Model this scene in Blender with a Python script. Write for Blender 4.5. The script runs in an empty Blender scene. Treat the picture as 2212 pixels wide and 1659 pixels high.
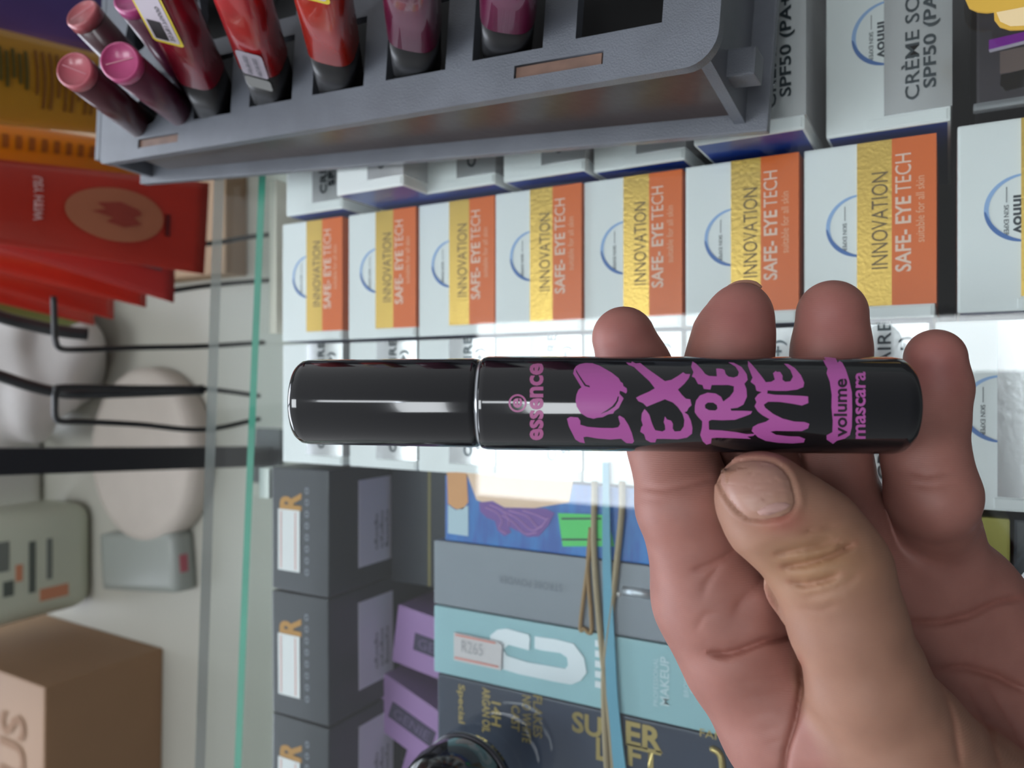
import bpy, bmesh, math, random
import numpy as np
from mathutils import Vector, Matrix
C = bpy.context.scene.collection
random.seed(7)

# ------------------------------------------------------------------ camera
G = 0.95                       # top face of the counter glass
CAMH = 0.253                   # camera above the glass
CZ = G + CAMH
FPX = 1662.0
TAN = 944.0 / FPX              # nadir lies 944 px right of the centre
S = 1 / math.sqrt(1 + TAN * TAN); K = TAN * S
cam_d = bpy.data.cameras.new('camera'); cam = bpy.data.objects.new('camera', cam_d); C.objects.link(cam)
cam_d.sensor_width = 36; cam_d.lens = 36 * FPX / 2212; cam_d.clip_start = .01
XC = Vector((0, -S, -K)); YC = Vector((1, 0, 0)); FW = Vector((0, K, -S))
CP = Vector((0, 0, CZ))
M = Matrix((XC, YC, -FW)).transposed().to_4x4(); M.translation = CP
cam.matrix_world = M
cam_d.dof.use_dof = True; cam_d.dof.focus_distance = .178; cam_d.dof.aperture_fstop = 17
sc = bpy.context.scene
sc.camera = cam
sc.view_settings.view_transform = 'Standard'; sc.view_settings.look = 'None'
sc.view_settings.gamma = 1; sc.view_settings.use_curve_mapping = False
sc.view_settings.exposure = 0.36
# ------------------------------------------------------------------ world and lights
w = bpy.data.worlds.new('world'); sc.world = w; w.use_nodes = True
w.node_tree.nodes['Background'].inputs[0].default_value = (.95, .97, 1.0, 1)
_t = w.node_tree.nodes.new('ShaderNodeTexCoord'); _s = w.node_tree.nodes.new('ShaderNodeSeparateXYZ'); _r = w.node_tree.nodes.new('ShaderNodeMapRange')
w.node_tree.links.new(_t.outputs['Generated'], _s.inputs[0]); w.node_tree.links.new(_s.outputs['Y'], _r.inputs[0]); w.node_tree.links.new(_r.outputs[0], w.node_tree.nodes['Background'].inputs[1])
_r.inputs[1].default_value = -1; _r.inputs[2].default_value = 1; _r.inputs[3].default_value = .07; _r.inputs[4].default_value = .56   # darker behind the shopper, brighter towards the added glowing pane

def dirpx(px, py):
    return FW + XC * ((px - 1106) / FPX) - YC * ((py - 829.5) / FPX)
def P(px, py, z): return CP + dirpx(px, py) * z
def on(px, py, H):             # the point seen at px,py on the level H below the camera
    d = dirpx(px, py); return CP + d * (H / -d.z)
def mirror(px, py, zc):        # where the glass reflection at px,py comes from, at height zc
    d = dirpx(px, py); p = on(px, py, CAMH); r = Vector((d.x, d.y, -d.z)); return p + r * ((zc - p.z) / r.z)

# ------------------------------------------------------------------ helpers
def lin(c):
    return tuple(((v / 255) / 12.92 if v / 255 <= .04045 else ((v / 255 + .055) / 1.055) ** 2.4) for v in c)
_m = {}
def mat(name, rgb, rough=.5, metal=0, noise=0, nscale=40, bump=0, bscale=200, coat=0, emit=0, alpha=1, spec=.5, sss=0, rgb2=None, stretch=None):
    if name in _m: return _m[name]
    m = bpy.data.materials.new(name); m.use_nodes = True; nt = m.node_tree; b = nt.nodes['Principled BSDF']
    col = lin(rgb) + (1,)
    b.inputs['Base Color'].default_value = col; b.inputs['Roughness'].default_value = rough
    b.inputs['Metallic'].default_value = metal; b.inputs['Specular IOR Level'].default_value = spec
    if coat: b.inputs['Coat Weight'].default_value = coat; b.inputs['Coat Roughness'].default_value = .03
    if alpha < 1: b.inputs['Alpha'].default_value = alpha
    tc = nt.nodes.new('ShaderNodeTexCoord'); mp = nt.nodes.new('ShaderNodeMapping')
    nt.links.new(tc.outputs['Object'], mp.inputs[0])
    if stretch: mp.inputs['Scale'].default_value = stretch
    if noise or rgb2:
        n = nt.nodes.new('ShaderNodeTexNoise'); n.inputs['Scale'].default_value = nscale; n.inputs['Detail'].default_value = 4
        nt.links.new(mp.outputs[0], n.inputs['Vector'])
        mx = nt.nodes.new('ShaderNodeMix'); mx.data_type = 'RGBA'
        mx.inputs[6].default_value = col
        c2 = lin(rgb2) if rgb2 else tuple(v * (1 - noise) for v in col[:3])
        mx.inputs[7].default_value = tuple(c2) + (1,)
        r = nt.nodes.new('ShaderNodeMapRange'); r.inputs[1].default_value = .35; r.inputs[2].default_value = .65
        nt.links.new(n.outputs[0], r.inputs[0]); nt.links.new(r.outputs[0], mx.inputs[0])
        nt.links.new(mx.outputs[2], b.inputs['Base Color'])
    if bump:
        n2 = nt.nodes.new('ShaderNodeTexNoise'); n2.inputs['Scale'].default_value = bscale; n2.inputs['Detail'].default_value = 3
        nt.links.new(mp.outputs[0], n2.inputs['Vector'])
        bp = nt.nodes.new('ShaderNodeBump'); bp.inputs['Strength'].default_value = bump; bp.inputs['Distance'].default_value = .001
        nt.links.new(n2.outputs[0], bp.inputs['Height']); nt.links.new(bp.outputs[0], b.inputs['Normal'])
    if emit:
        b.inputs['Emission Color'].default_value = col; b.inputs['Emission Strength'].default_value = emit
    if sss:
        b.inputs['Subsurface Weight'].default_value = sss; b.inputs['Subsurface Radius'].default_value = (.004, .0015, .0008)
        b.inputs['Subsurface Scale'].default_value = 1.0
    _m[name] = m; return m
def glassmat(name, tint, refl=1.0, fac=None):
    m = bpy.data.materials.new(name); m.use_nodes = True; nt = m.node_tree; nt.nodes.clear()
    o = nt.nodes.new('ShaderNodeOutputMaterial'); mx = nt.nodes.new('ShaderNodeMixShader')
    t = nt.nodes.new('ShaderNodeBsdfTransparent'); g = nt.nodes.new('ShaderNodeBsdfGlossy')
    t.inputs[0].default_value = tint + (1,); g.inputs['Roughness'].default_value = .0
    if fac is None:
        lw = nt.nodes.new('ShaderNodeLayerWeight'); lw.inputs[0].default_value = .5
        pw = nt.nodes.new('ShaderNodeMath'); pw.operation = 'POWER'; pw.inputs[1].default_value = 5; nt.links.new(lw.outputs['Facing'], pw.inputs[0])
        ma = nt.nodes.new('ShaderNodeMath'); ma.operation = 'MULTIPLY_ADD'; ma.inputs[1].default_value = .96; ma.inputs[2].default_value = .04
        nt.links.new(pw.outputs[0], ma.inputs[0]); nt.links.new(ma.outputs[0], mx.inputs[0])
    else: mx.inputs[0].default_value = fac
    nt.links.new(t.outputs[0], mx.inputs[1]); nt.links.new(g.outputs[0], mx.inputs[2]); nt.links.new(mx.outputs[0], o.inputs[0])
    return m

def setp(o, label=None, cat=None, group=None, kind=None):
    if label: o['label'] = label
    if cat: o['category'] = cat
    if group: o['group'] = group
    if kind: o['kind'] = kind
    return o
def thing(name, label, cat, loc=(0, 0, 0), rotz=0, group=None):
    o = bpy.data.objects.new(name, None); C.objects.link(o); o.empty_display_size = .01
    o.location = loc; o.rotation_euler = (0, 0, rotz); return setp(o, label, cat, group)
def link(name, me, mats, parent=None, smooth=False):
    if isinstance(me, bmesh.types.BMesh):
        b = me; me = bpy.data.meshes.new(name); b.to_mesh(me); b.free()
    if not isinstance(mats, (list, tuple)): mats = [mats]
    for m in mats: me.materials.append(m)
    if smooth:
        for p in me.polygons: p.use_smooth = True
    o = bpy.data.objects.new(name, me); C.objects.link(o)
    if parent: o.parent = parent
    return o
def rebase(o):                 # move a top-level mesh's origin to its middle
    me = o.data; n = len(me.vertices); a = np.empty(n * 3); me.vertices.foreach_get('co', a); a = a.reshape(-1, 3)
    c = (a.min(0) + a.max(0)) / 2; c[2] = a[:, 2].min(); a -= c
    me.vertices.foreach_set('co', a.ravel()); me.update(); o.location = o.location + Vector(c); return o
def box(bm, x0, x1, y0, y1, z0, z1, bev=0, mi=0):
    vs = [bm.verts.new(p) for p in ((x0,y0,z0),(x1,y0,z0),(x1,y1,z0),(x0,y1,z0),(x0,y0,z1),(x1,y0,z1),(x1,y1,z1),(x0,y1,z1))]
    fs = [bm.faces.new([vs[i] for i in f]) for f in ((3,2,1,0),(4,5,6,7),(0,1,5,4),(1,2,6,5),(2,3,7,6),(3,0,4,7))]
    for f in fs: f.material_index = mi
    if bev:
        es = list({e for f in fs for e in f.edges})
        bmesh.ops.bevel(bm, geom=es, offset=bev, segments=2, affect='EDGES', profile=.7)
    return fs
def bx(*a, **k):
    bm = bmesh.new(); box(bm, *a, **k); return bm
def frame_of(axis):
    a = Vector(axis).normalized(); u = a.orthogonal().normalized(); return a, u, a.cross(u)
def tube(bm, pts, rad, seg=12, closed=False, ry=None):
    pts = [Vector(p) for p in pts]; n = len(pts); rings = []
    rads = rad if isinstance(rad, (list, tuple)) else [rad] * n
    prev = None
    for i, p in enumerate(pts):
        d = (pts[min(i + 1, n - 1)] - pts[max(i - 1, 0)]) if not closed else (pts[(i + 1) % n] - pts[i - 1])
        d.normalize()
        u = (prev - d * prev.dot(d)).normalized() if prev else d.orthogonal().normalized()
        prev = u; v = d.cross(u)
        rings.append([bm.verts.new(p + (u * math.cos(t) + v * math.sin(t) * (ry or 1)) * rads[i]) for t in [2 * math.pi * k / seg for k in range(seg)]])
    m = n if closed else n - 1
    for i in range(m):
        a, b = rings[i], rings[(i + 1) % n]
        for k in range(seg): bm.faces.new((a[k], a[(k + 1) % seg], b[(k + 1) % seg], b[k]))
    if not closed:
        bm.faces.new(rings[0][::-1]); bm.faces.new(rings[-1])
    bmesh.ops.recalc_face_normals(bm, faces=bm.faces)
    return bm
def lathe(bm, A, B, prof, seg=64, sq=2, sx=1, sy=1, upv=None):
    """prof: (distance along A->B, radius); sq is the superellipse power of the section"""
    A = Vector(A); B = Vector(B); a = (B - A).normalized()
    u = (Vector(upv) - a * Vector(upv).dot(a)).normalized() if upv else a.orthogonal().normalized(); v = a.cross(u)
    rings = []
    for s, r in prof:
        c = A + a * s
        if r < 1e-6: rings.append([bm.verts.new(c)]); continue
        ring = []
        for k in range(seg):
            t = 2 * math.pi * k / seg; ct, st = math.cos(t), math.sin(t)
            x = math.copysign(abs(ct) ** (2 / sq), ct) * sx; y = math.copysign(abs(st) ** (2 / sq), st) * sy
            ring.append(bm.verts.new(c + u * x * r + v * y * r))
        rings.append(ring)
    for a_, b_ in zip(rings, rings[1:]):
        if len(a_) == 1 and len(b_) == 1: continue
        if len(a_) == 1:
            for k in range(seg): bm.faces.new((a_[0], b_[k], b_[(k + 1) % seg]))
        elif len(b_) == 1:
            for k in range(seg): bm.faces.new((a_[k], b_[0], a_[(k + 1) % seg]))
        else:
            for k in range(seg): bm.faces.new((a_[k], b_[k], b_[(k + 1) % seg], a_[(k + 1) % seg]))
    bmesh.ops.recalc_face_normals(bm, faces=bm.faces)
    return bm
def spline(pts, n=8):          # Catmull-Rom
    p = [Vector(q) for q in pts]; p = [p[0] * 2 - p[1]] + p + [p[-1] * 2 - p[-2]]; out = []
    for i in range(1, len(p) - 2):
        for k in range(n):
            t = k / n; a, b, c, d = p[i - 1:i + 3]
            out.append(.5 * ((2 * b) + (c - a) * t + (2 * a - 5 * b + 4 * c - d) * t * t + (3 * b - a - 3 * c + d) * t ** 3))
    out.append(p[-2]); return out
def _curve_mesh(cu):
    o = bpy.data.objects.new('tmp', cu); C.objects.link(o)
    dg = bpy.context.evaluated_depsgraph_get(); me = bpy.data.meshes.new_from_object(o.evaluated_get(dg))
    bpy.data.objects.remove(o); bpy.data.curves.remove(cu); me.materials.clear(); return me
def text2d(s, w=None, h=None, bold=0, shear=0, space=1.0, ext=0):
    """flat text mesh; lower-left corner of the ink at 0,0; fitted to width w and height h"""
    cu = bpy.data.curves.new('t', 'FONT'); cu.body = s; cu.size = 1; cu.offset = bold; cu.shear = shear; cu.space_character = space
    cu.resolution_u = 3; cu.extrude = ext
    me = _curve_mesh(cu); n = len(me.vertices); a = np.empty(n * 3); me.vertices.foreach_get('co', a); a = a.reshape(-1, 3)
    mn, mx = a.min(0), a.max(0); a[:, 0] -= mn[0]; a[:, 1] -= mn[1]
    sy = h / (mx[1] - mn[1]) if h else None; sx = w / (mx[0] - mn[0]) if w else sy
    if sy is None: sy = sx
    a[:, 0] *= sx; a[:, 1] *= sy
    me.vertices.foreach_set('co', a.ravel()); me.update(); return me
def poly2d(outlines, ext=0, res=1):
    cu = bpy.data.curves.new('p', 'CURVE'); cu.dimensions = '2D'; cu.fill_mode = 'BOTH' if ext else 'FRONT'; cu.extrude = ext
    for ol in outlines:
        sp = cu.splines.new('POLY'); sp.points.add(len(ol) - 1); sp.use_cyclic_u = True
        for i, q in enumerate(ol): sp.points[i].co = (q[0], q[1], 0, 1)
    return _curve_mesh(cu)
def place(me, f):              # map every vertex
    n = len(me.vertices); a = np.empty(n * 3); me.vertices.foreach_get('co', a); a = a.reshape(-1, 3)
    b = np.array([tuple(f(*q)) for q in a]); me.vertices.foreach_set('co', b.ravel()); me.update(); return me
def onbox(parent, name, s, m, x, y, z, w=None, h=None, rot=0, **k):
    """writing laid on a face parallel to XY; x,y = lower-left of the ink before turning by rot (degrees)"""
    me = text2d(s, w, h, **k); c, n = math.cos(math.radians(rot)), math.sin(math.radians(rot))
    place(me, lambda a, b, q: (x + a * c - b * n, y + a * n + b * c, z + q)); return link(name, me, m, parent)
def copy_tree(o, parent=None):
    c = o.copy(); C.objects.link(c)
    if parent: c.parent = parent
    for ch in [q for q in list(bpy.data.objects) if q.parent == o]: copy_tree(ch, c)
    return c
def rel(H): return CZ - H      # world height for a level H below the camera

# ceiling lamps (their mirror images lie on the counter glass)
def ceiling_light(corners, label, strength, zc):
    q = [mirror(a, b, zc) for a, b in corners]
    x0, x1 = min(p.x for p in q), max(p.x for p in q); y0, y1 = min(p.y for p in q), max(p.y for p in q)
    c = Vector(((x0 + x1) / 2, (y0 + y1) / 2, zc)); hx, hy = (x1 - x0) / 2, (y1 - y0) / 2
    t = thing('ceiling_light', label, 'ceiling light', c)
    link('diffuser', bx(-hx, hx, -hy, hy, 0, .01), mat('lamp%g' % strength, (243, 248, 252), emit=strength), t)
    bm = bmesh.new()
    for a in ((-hx - .02, hx + .02, -hy - .02, -hy), (-hx - .02, hx + .02, hy, hy + .02), (-hx - .02, -hx, -hy, hy), (hx, hx + .02, -hy, hy)):
        box(bm, *a, -.005, .03)
    link('frame', bm, mat('lamp_frame', (225, 225, 225)), t)
    return t, (x0, x1, y0, y1)
t, A = ceiling_light([(1030, 700), (1640, 1120)], 'square white panel light mirrored behind the held mascara', 7.6, G + 1.55)
t, B = ceiling_light([(1860, 690), (2330, 800)], 'narrow white panel light mirrored beside the little finger', 7, G + 1.55)
def lamp_box(label, x0, x1, y0, y1, zc, st):
    t = thing('ceiling_light', label, 'ceiling light', ((x0 + x1) / 2, (y0 + y1) / 2, zc)); hx, hy = (x1 - x0) / 2, (y1 - y0) / 2
    link('diffuser', bx(-hx, hx, -hy, hy, 0, .01), mat('lamp%g' % st, (243, 248, 252), emit=st), t)
    link('frame', bx(-hx - .02, hx + .02, -hy - .02, hy + .02, .011, .03), mat('lamp_frame', (1, 1, 1)), t)
lamp_box('white panel light above the shopper, glinting along the mascara cap', -.62, .06, -.43, -.19, G + 1.55, 7.5)
# glowing pane far behind the counter, added for more light from that side
o = link('fill_pane', bx(-2.2, .9, 2.975, 2.99, 1.15, 2.45), mat('fill_glow', (235, 243, 255), emit=7)); setp(o, kind='structure')

# ------------------------------------------------------------------ materials
white = mat('carton_white', (236, 238, 238), .45, bump=.02)
blue = mat('carton_blue', (28, 62, 150), .35)
gold = mat('foil_gold', (214, 176, 92), .34, metal=.75, bump=.15, bscale=900)
orange = mat('orange_print', (230, 106, 34), .35)
orange_edge = orange
silver = mat('foil_silver', (206, 204, 206), .25, metal=.6, bump=.06, bscale=500)
silver_ink = mat('embossed_dark', (70, 78, 84), .25, metal=.7)
ink_brown = mat('ink_brown', (106, 82, 50), .5)
ink_white = mat('ink_white', (240, 205, 185), .5)
ink_grey = mat('ink_dark', (52, 58, 66), .5)
ring_blue = mat('ring_blue', (150, 182, 228), .4)
ring_dark = mat('ring_deep', (72, 112, 178), .4)
black = mat('carton_black', (42, 46, 54), .38, noise=.25, nscale=30)
# ------------------------------------------------------------------ the setting
def struct(name, bm, m):
    o = link(name, bm, m); return setp(rebase(o), kind='structure')
struct('floor', bx(-2.5, 2.5, -1.5, 3.0, -.02, 0), mat('floor_tile', (150, 148, 142), .4, noise=.1, nscale=3))
struct('wall_back', bx(-2.5, 2.5, 3.0, 3.05, 0, 2.8), mat('wall_paint', (205, 206, 200), .7, noise=.05, nscale=4))
# counter: base cabinet, shelf, top pane, rear pane
SH = .368                      # level of the shelf that the cartons stand on
cab = thing('display_counter', 'glass-topped shop counter full of cosmetic cartons', 'counter', (0, 0, 0))
link('cabinet', bx(-.45, .45, -.25, .325, .0, rel(SH) - .008, bev=.003), mat('cabinet_grey', (92, 92, 98), .5), cab)
link('shelf', bx(-.45, .45, -.25, .322, rel(SH) - .008, rel(SH)), mat('shelf_dark', (64, 58, 60), .6, noise=.2), cab)
GT = .006
bm = bmesh.new()
def slab(bm, q, z0, z1, side=1):
    a = [bm.verts.new((p[0], p[1], z0)) for p in q]; b = [bm.verts.new((p[0], p[1], z1)) for p in q]
    bm.faces.new(a[::-1]); bm.faces.new(b)
    for i in range(len(q)):
        f = bm.faces.new((a[i], a[(i + 1) % len(q)], b[(i + 1) % len(q)], b[i])); f.material_index = side
e0 = on(462, 400, CAMH); e1 = on(421, 1659, CAMH)
dx = (e1.y - e0.y) / (e1.x - e0.x)
yr = lambda x: e0.y + (x - e0.x) * dx
slab(bm, [(-.45, -.24), (.45, -.24), (.45, yr(.45)), (-.45, yr(-.45))], G - GT, G)
top_glass = glassmat('counter_glass', (.93, .955, .95))
glass_edge = mat('glass_edge_pale', (176, 180, 176), .25, alpha=.75)
gt = thing('glass_top', 'clear glass top pane of the counter', 'glass pane', (0, 0, 0)); link('top_pane', bm, [top_glass, glass_edge], gt)
rg = thing('rear_glass', 'upright rear glass pane with a green top edge', 'glass pane', (0, .31, rel(SH)))
g0 = on(570, 390, .279); g1 = on(517, 1659, .279)
d2 = (g1.y - g0.y) / (g1.x - g0.x); yg = lambda x: g0.y + (x - g0.x) * d2
bm = bmesh.new()
slab(bm, [(-.45, yg(-.45) - .0012), (.45, yg(.45) - .0012), (.45, yg(.45) + .0038), (-.45, yg(-.45) + .0038)], rel(SH), rel(.279), side=0)
bm.faces.ensure_lookup_table(); bm.faces[1].material_index = 1
for v in bm.verts: v.co -= Vector((0, .31, rel(SH)))
link('rear_pane', bm, [glassmat('rear_glass', (.93, .96, .95)), mat('glass_edge_green', (70, 152, 128), .2, noise=.25, nscale=9)], rg)
r0 = on(588, 390, .285); r1 = on(588, 720, .285)
link('rail', bx(min(r0.x, r1.x), max(r0.x, r1.x), r0.y - .003, r0.y + .002, rel(SH), rel(.285)), mat('rail_cream', (214, 204, 188), .5), rg).location = -rg.location
r0 = on(572, 1012, .285); r1 = on(572, 1076, .285)
link('rail', bx(r1.x, r0.x, r0.y - .003, r0.y + .004, rel(SH), rel(.285)), mat('rail_white', (222, 226, 220), .5), rg).location = -rg.location
for sx in (-.447, .447):
    o = link('side_glass', bx(-.002, .002, -.24, .3, 0, G - GT - rel(SH)), glassmat('side_glass', (.93, .96, .95))); o.location = (sx, 0, rel(SH))
    setp(o, 'clear glass side pane of the counter at its %s end' % ('left' if sx < 0 else 'right'), 'glass pane')

# ------------------------------------------------------------------ cream cartons
W = .0595
def ringmesh(R0, R1, a0, a1, n=40):
    bm = bmesh.new(); pa = None
    for k in range(n + 1):
        t = math.radians(a0 + (a1 - a0) * k / n); f = k / n; th = (math.sin(math.pi * f)) ** .6
        r0 = R1 - (R1 - R0) * (.25 + .75 * th)
        q = (bm.verts.new((r0 * math.cos(t), r0 * math.sin(t), 0)), bm.verts.new((R1 * math.cos(t), R1 * math.sin(t), 0)))
        if pa: bm.faces.new((pa[0], pa[1], q[1], q[0]))
        pa = q
    return bm
def cream_box(kind, x0, y0, H, label, group, L=.0400, full=False, sl=.0230, dim=W, base=SH):
    """near-left lower corner x0,y0 (world); top at level H; carton stands on the shelf"""
    h = base - H; zt = h
    t = thing('cream_carton', label, 'box', (x0 + dim / 2, y0 + L / 2, rel(base)), 0, group)
    hx, hy = dim / 2, L / 2
    bm = bmesh.new(); fs = box(bm, -hx, hx, -hy, hy, 0, zt)
    fs[5].material_index = 1                                   # -X side: blue
    bmesh.ops.bevel(bm, geom=list(bm.edges), offset=.0009, segments=2, affect='EDGES', profile=.7)
    carton = link('carton', bm, [white, blue], t)
    # end flap line along the left margin
    link('tuck_flap', bx(-hx + .0006, -hx + .0040, -hy + .001, -hy + .024, zt - .0005, zt + .0004, bev=.0004), white, t)
    # sleeve
    s0, s1 = -hx + .0045, hx - .0003
    bm = bmesh.new()
    if kind == 'orange':
        box(bm, s0, s1, -hy + .0125, -hy + sl, zt - .002, zt + .0005, mi=0)
        box(bm, s0, s1, -hy - .0004, -hy + .0125, zt - .06, zt + .0005, mi=1)
        sm = [gold, orange]
    else:
        # slightly bulging foil band, a closed bent sheet
        n = 16
        prof = [(-hy - .0004, zt - .06)] + [(-hy - .0004 + (sl + .0004) * k / n, zt + .0005 + .0008 * math.sin(math.pi * k / n)) for k in range(n + 1)]
        prof += [(-hy + sl, zt - .0004), (-hy + .0002, zt - .0004), (-hy + .0002, zt - .06)]
        ra = [bm.verts.new((s0, y, z)) for y, z in prof]; rb = [bm.verts.new((s1, y, z)) for y, z in prof]
        for k in range(len(prof)): bm.faces.new((ra[k], ra[(k + 1) % len(prof)], rb[(k + 1) % len(prof)], rb[k]))
        bm.faces.new(ra[::-1]); bm.faces.new(rb); bmesh.ops.recalc_face_normals(bm, faces=bm.faces)
        sm = [silver]
    sleeve = link('sleeve', bm, sm, t)
    z = zt + (.0006 if kind == 'orange' else .0014)
    xc = (s0 + s1) / 2
    if kind == 'orange':
        onbox(sleeve, 'gold_lettering', 'INNOVATION', ink_brown, s0 + .0122, -hy + .0136, z, .0320, .0050)
        onbox(sleeve, 'white_lettering', 'SAFE- EYE', ink_white, s0 + .0108, -hy + .0068, z, .0246, .0047, bold=.018)
        onbox(sleeve, 'white_lettering', 'TECH', ink_white, s0 + .0366, -hy + .0068, z, .0128, .0047)
        onbox(sleeve, 'small_lettering', 'suitable for all skin', mat('ink_peach', (240, 178, 140), .5), s0 + .0200, -hy + .0030, z, .0215, .0025)
    else:
        onbox(sleeve, 'lettering', 'CR\u00c8ME SOLAIRE', silver_ink, s0 + .0035, -hy + .0105 * sl / .023, z + .0001, .052, .0052, bold=.01, space=1.05, ext=.0002)
        onbox(sleeve, 'lettering', 'SPF50 (PA+++)', silver_ink, s0 + .0065, -hy + .0035 * sl / .023, z + .0001, .044, .0048, bold=.02, ext=.0002)
    # round emblem, printed the other way up, half under the sleeve
    zc = zt + .00012; cy = -hy + sl - .0007; cx = 0.002
    R = .0105
    bm = ringmesh(R - .0013, R, -8, 186)
    for v in bm.verts: v.co += Vector((cx, cy, zc))
    e = link('emblem', bm, ring_blue, carton)
    bm = ringmesh(R - .0014, R, 92, 180)
    for v in bm.verts: v.co += Vector((cx, cy, zc + .00006))
    link('emblem_shade', bm, ring_dark, e)
    onbox(carton, 'lettering', 'SKIN EXPERT', ink_grey, cx + .0012, cy + .0052, zc, .0106, .0013, rot=180, bold=.01)
    link('rule', bx(cx + .0020, cx + .0068, cy + .0044, cy + .0046, zc, zc + .00005), ink_grey, carton)
    if full:
        onbox(carton, 'brand_lettering', 'innov', ink_grey, cx + .004, cy + .0028, zc, .0120, .0032, rot=180, bold=.03)
    return t

ordn = ['nearest', 'second', 'third', 'fourth', 'fifth', 'sixth', 'seventh']
gA = 'white and orange eye cream cartons under the counter glass'
cream_box('orange', .0225, -.0423, .283, 'white cream carton cut by the right photo border above the little finger', gA, full=True)
la = ['white carton with orange sleeve right of the ring fingertip', 'white carton with orange sleeve directly behind the middle fingertip',
      'white carton with orange sleeve above the index fingertip', 'white carton with orange sleeve whose corner fades in the lamp glare',
      'third white and orange carton from the rear glass pane', 'second white and orange carton from the rear glass pane', 'white and orange carton right against the rear glass pane']
for i in range(7):
    y = [.0039, .0458, .0876, .1285, .1695, .2110, .2545][i]
    cream_box('orange', .0215, y, .283 + random.uniform(-.0008, .0008), la[i], gA)
gB = 'silver banded cream cartons in the middle row'
lb = ['white carton with dull silver sleeve right of the little finger', 'silver sleeved carton glimpsed between ring and little finger', 'silver sleeved carton behind the middle finger', 'silver sleeved carton between index and middle finger',
      'silver sleeved carton under the lamp glare left of the index finger', 'silver sleeved carton beneath the mascara cap seam', 'silver sleeved carton beneath the middle of the mascara cap', 'silver sleeved carton beneath the tip of the mascara cap']
for i in range(8):
    y = [-.0361, .0060, .0458, .0876, .1285, .1695, .2110, .2545][i]
    cream_box('silver', -.0395, y, .283 + random.uniform(-.0006, .0006), lb[i], gB)
gT = 'silver banded cream cartons beside the grey tray'
lt = ['white carton with big silver sleeve reading CREME in the top right area', 'white carton half under the near corner of the grey tray', 'white carton with blue side below the tray and third from near',
      'white carton below the tray with a sliver of silver sleeve, fourth from near', 'white carton below the tray, fifth from near', 'raised white carton below the tray with bright silver end', 'white carton with curved blue edge nearest the rear pane']
TH = [.2795, .265, .2794, .2747, .2743, .2574, .277]; TY = [-.0005, .0408, .085, .1233, .1638, .1985, .2495]
for i in range(7):
    cream_box('silver', .0832, TY[i], TH[i], lt[i], gT, L=.0368, sl=.0190, full=(i == 0))

# ------------------------------------------------------------------ black cartons with grey stickers
gold_ink = mat('gold_ink', (186, 138, 76), .3, metal=.7)
sticker_grey = mat('sticker_grey', (150, 142, 152), .6, noise=.12, nscale=160)
sticker_white = mat('sticker_white', (222, 222, 222), .6)
ink_red = mat('ink_red', (214, 140, 130), .6)
bl = ['black carton with white price sticker touching the silver carton row', 'middle black carton with white price sticker', 'black carton in the bottom row cut by the photo border', ]
for i in range(3):
    x1 = -.0425 - i * .0632; L = .0385; y0 = .2640; wd = .0622; h = .085
    t = thing('black_carton', bl[i], 'box', (x1 - wd / 2, y0 + L / 2, rel(.283 + h)), math.radians([0, .6, -.6][i]), 'black makeup cartons along the rear pane')
    b = link('carton', bx(-wd / 2, wd / 2, -L / 2, L / 2, 0, h, bev=.0009), black, t)
    link('price_sticker', bx(-.021, .010, L / 2 - .0195, L / 2 - .0045, h, h + .0003), sticker_white, t)
    for k in (.0165, .0065): link('sticker_line', bx(-.020, .009, L / 2 - k - .0004, L / 2 - k + .0002, h + .0003, h + .0004), ink_red, t)
    onbox(b, 'gold_logo', 'R', gold_ink, .010, L / 2 - .0205, h + .0001, .009, .0150, bold=.04)
    onbox(b, 'silver_lettering', 'o o o o o o o o', mat('ink_silver', (140, 146, 158), .3), -.022, L / 2 - .0255, h + .0001, .044, .0026)
    # front label
    lab = text2d('8', .001, .001)
    link('front_label', bx(-.021, .024, -L / 2 - .0003, -L / 2, h - .050, h - .022), mat('sticker_mauve', (226, 214, 230), .6), t)
    me = text2d('oRoe8o\noXo8oo\n8oooXo', .020, .012); place(me, lambda a, q, z: (-.014 + a, -L / 2 - .0005, h - .046 + q))
    link('label_print', me, mat('ink_label', (112, 104, 116), .6), t)
    me = text2d('oCoo', .026, .0045); place(me, lambda a, q, z: (-.016 + a, -L / 2 - .0002, h - .062 + q))
    link('front_lettering', me, mat('ink_front', (92, 96, 108), .5), t)
# low tier of dark cartons in front of them, with a gold line
t = thing('black_carton', 'low dark carton with a thin gold line beside the blue illustrated carton', 'box', (-.075, .2305, rel(SH)), 0)
link('carton', bx(-.031, .031, -.031, .031, 0, .040, bev=.001), black, t)
link('gold_line', bx(-.0305, .0305, .0045, .0062, .040, .0402), mat('dull_gold', (132, 120, 70), .4), t)
# purple cartons
pur = mat('carton_purple', (176, 134, 190), .45); pur2 = mat('carton_violet', (120, 84, 156), .45)
for i, (px, py, wx, ly, rz, lb_, lab_) in enumerate([(905, 1392, .031, .052, -8, 'upper', 'purple carton squeezed between the black and pale blue boxes'),
        (884, 1558, .030, .046, -20, 'lower', 'turned purple carton with a black label plate near the bottom photo border')]):
    c = on(px, py, .325)
    t = thing('purple_carton', lab_, 'box', (c.x, c.y - .010 * (1 - i), rel(SH)), math.radians(rz), 'purple brow cartons')
    link('carton', bx(-wx / 2, wx / 2, -ly / 2, ly / 2, 0, .043, bev=.0008), pur, t)
    link('side_panel', bx(-wx / 2 - .0003, -wx / 2, -ly / 2 + .001, ly / 2 - .001, .001, .042), pur2, t)
    pl = link('label_plate', bx(-.005, .004, -.017, .013, .043, .0434), mat('plate_black', (66, 54, 84), .5), t)
    onbox(pl, 'lettering', 'GENIE', mat('ink_mauve', (112, 96, 132), .5), -.003, .010, .0436, .024, .005, rot=-90)
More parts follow.
